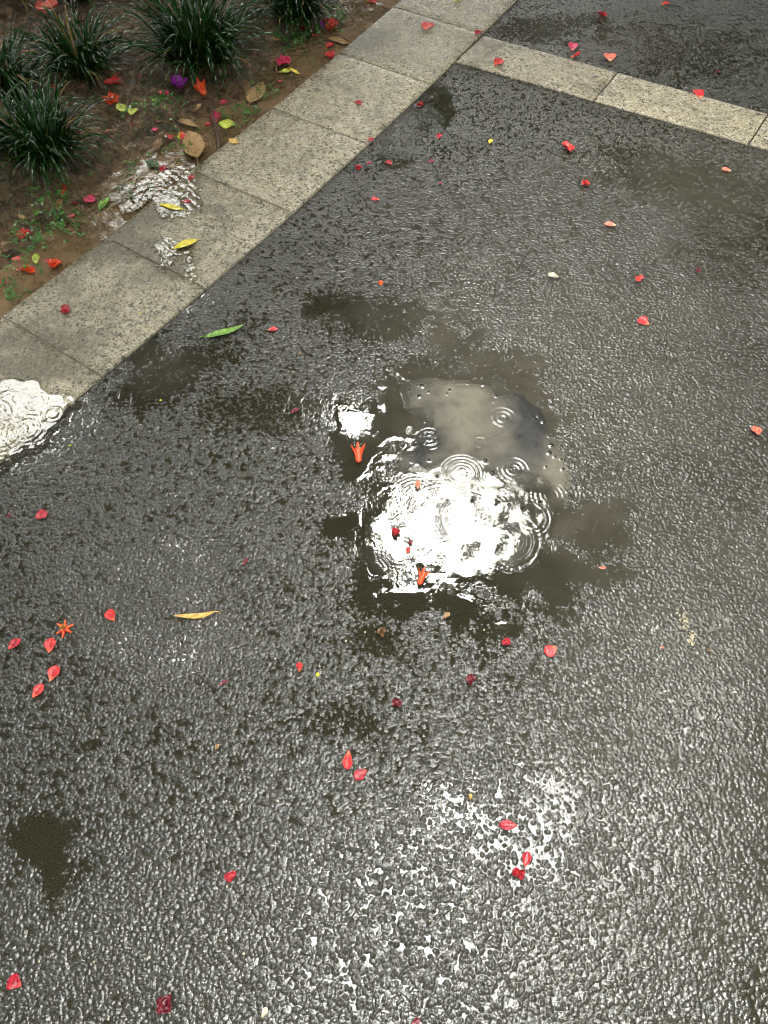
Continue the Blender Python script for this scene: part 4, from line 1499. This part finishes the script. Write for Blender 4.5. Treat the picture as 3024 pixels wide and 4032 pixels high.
    (84, 1062, 'petal', 'crim', 36, 20, 'crimson petal joined to the orange strip in the water', dict(group=GG)),
    (115, 1070, 'floret', 'orng', 50, 345, 'long orange torn flower floating near the lower kerb', dict(n=3)),
    (6, 1112, 'petal', 'crim', 40, 340, 'crimson petal at the left edge above the kerb', dict(group=GG)),
    (286, 853, 'petal', 'pink', 30, 5, 'faded rose petal sunk in the weeds', dict(group=GG)),
]
for (px, py, kind, col, size, rot, label, ex) in ITEMS:
    item(px, py, kind, col, size, rot, label, **ex)

# forked twig standing at the kerb
paths = []
pts = [(862, 590, .004, .0050), (858, 540, .02, .0048), (845, 480, .03, .0044), (826, 400, .035, .0040)]
paths.append([tuple(g(a, b, z)) [:2] + (z, r) for a, b, z, r in pts])
paths.append([tuple(g(a, b, z))[:2] + (z, r) for a, b, z, r in [(826, 400, .035, .0036), (770, 398, .03, .0028), (687, 400, .022, .0018)]])
paths.append([tuple(g(a, b, z))[:2] + (z, r) for a, b, z, r in [(845, 480, .03, .0022), (875, 430, .04, .0014), (930, 400, .045, .0010)]])
vs, fs = tube_mesh(paths, 8)
tag(link('twig', raw_mesh('twig', vs, fs), mat_plant('twig_bark', (0.035, 0.014, 0.010), (0.11, 0.05, 0.03), None, .4)), 'dark forked twig leaning against the kerb edge', 'twig')

# pale dropping smeared on the asphalt at right
rg = np.random.RandomState(9)
vs, fs = [], []
for _ in range(46):
    tt = rg.rand()
    px = 2668 + 60 * tt + rg.normal(0, 8)
    py = 2390 + 140 * tt + rg.normal(0, 14)
    P = g(px, py)
    r = rg.uniform(.0010, .0034)
    q = len(vs)
    for k in range(7):
        a = 2 * pi * k / 7
        rr = r * rg.uniform(.6, 1.5)
        vs.append((P[0] + cos(a) * rr, P[1] + sin(a) * rr, .0014))
    for k in range(7):
        a = 2 * pi * k / 7
        vs.append((P[0] + cos(a) * r * .5, P[1] + sin(a) * r * .5, .0024))
    for k in range(7):
        k2 = (k + 1) % 7
        fs.append((q + k, q + k2, q + 7 + k2, q + 7 + k))
    fs.append((q + 7, q + 8, q + 9, q + 10))
    fs.append((q + 7, q + 10, q + 11, q + 13))
    pass
tag(link('bird_dropping', raw_mesh('bird_dropping', vs, fs), mat_plant('dropping', (0.30, 0.25, 0.15), (0.50, 0.44, 0.30), None, .5)), 'pale washed-out bird dropping on the right asphalt', 'bird dropping')
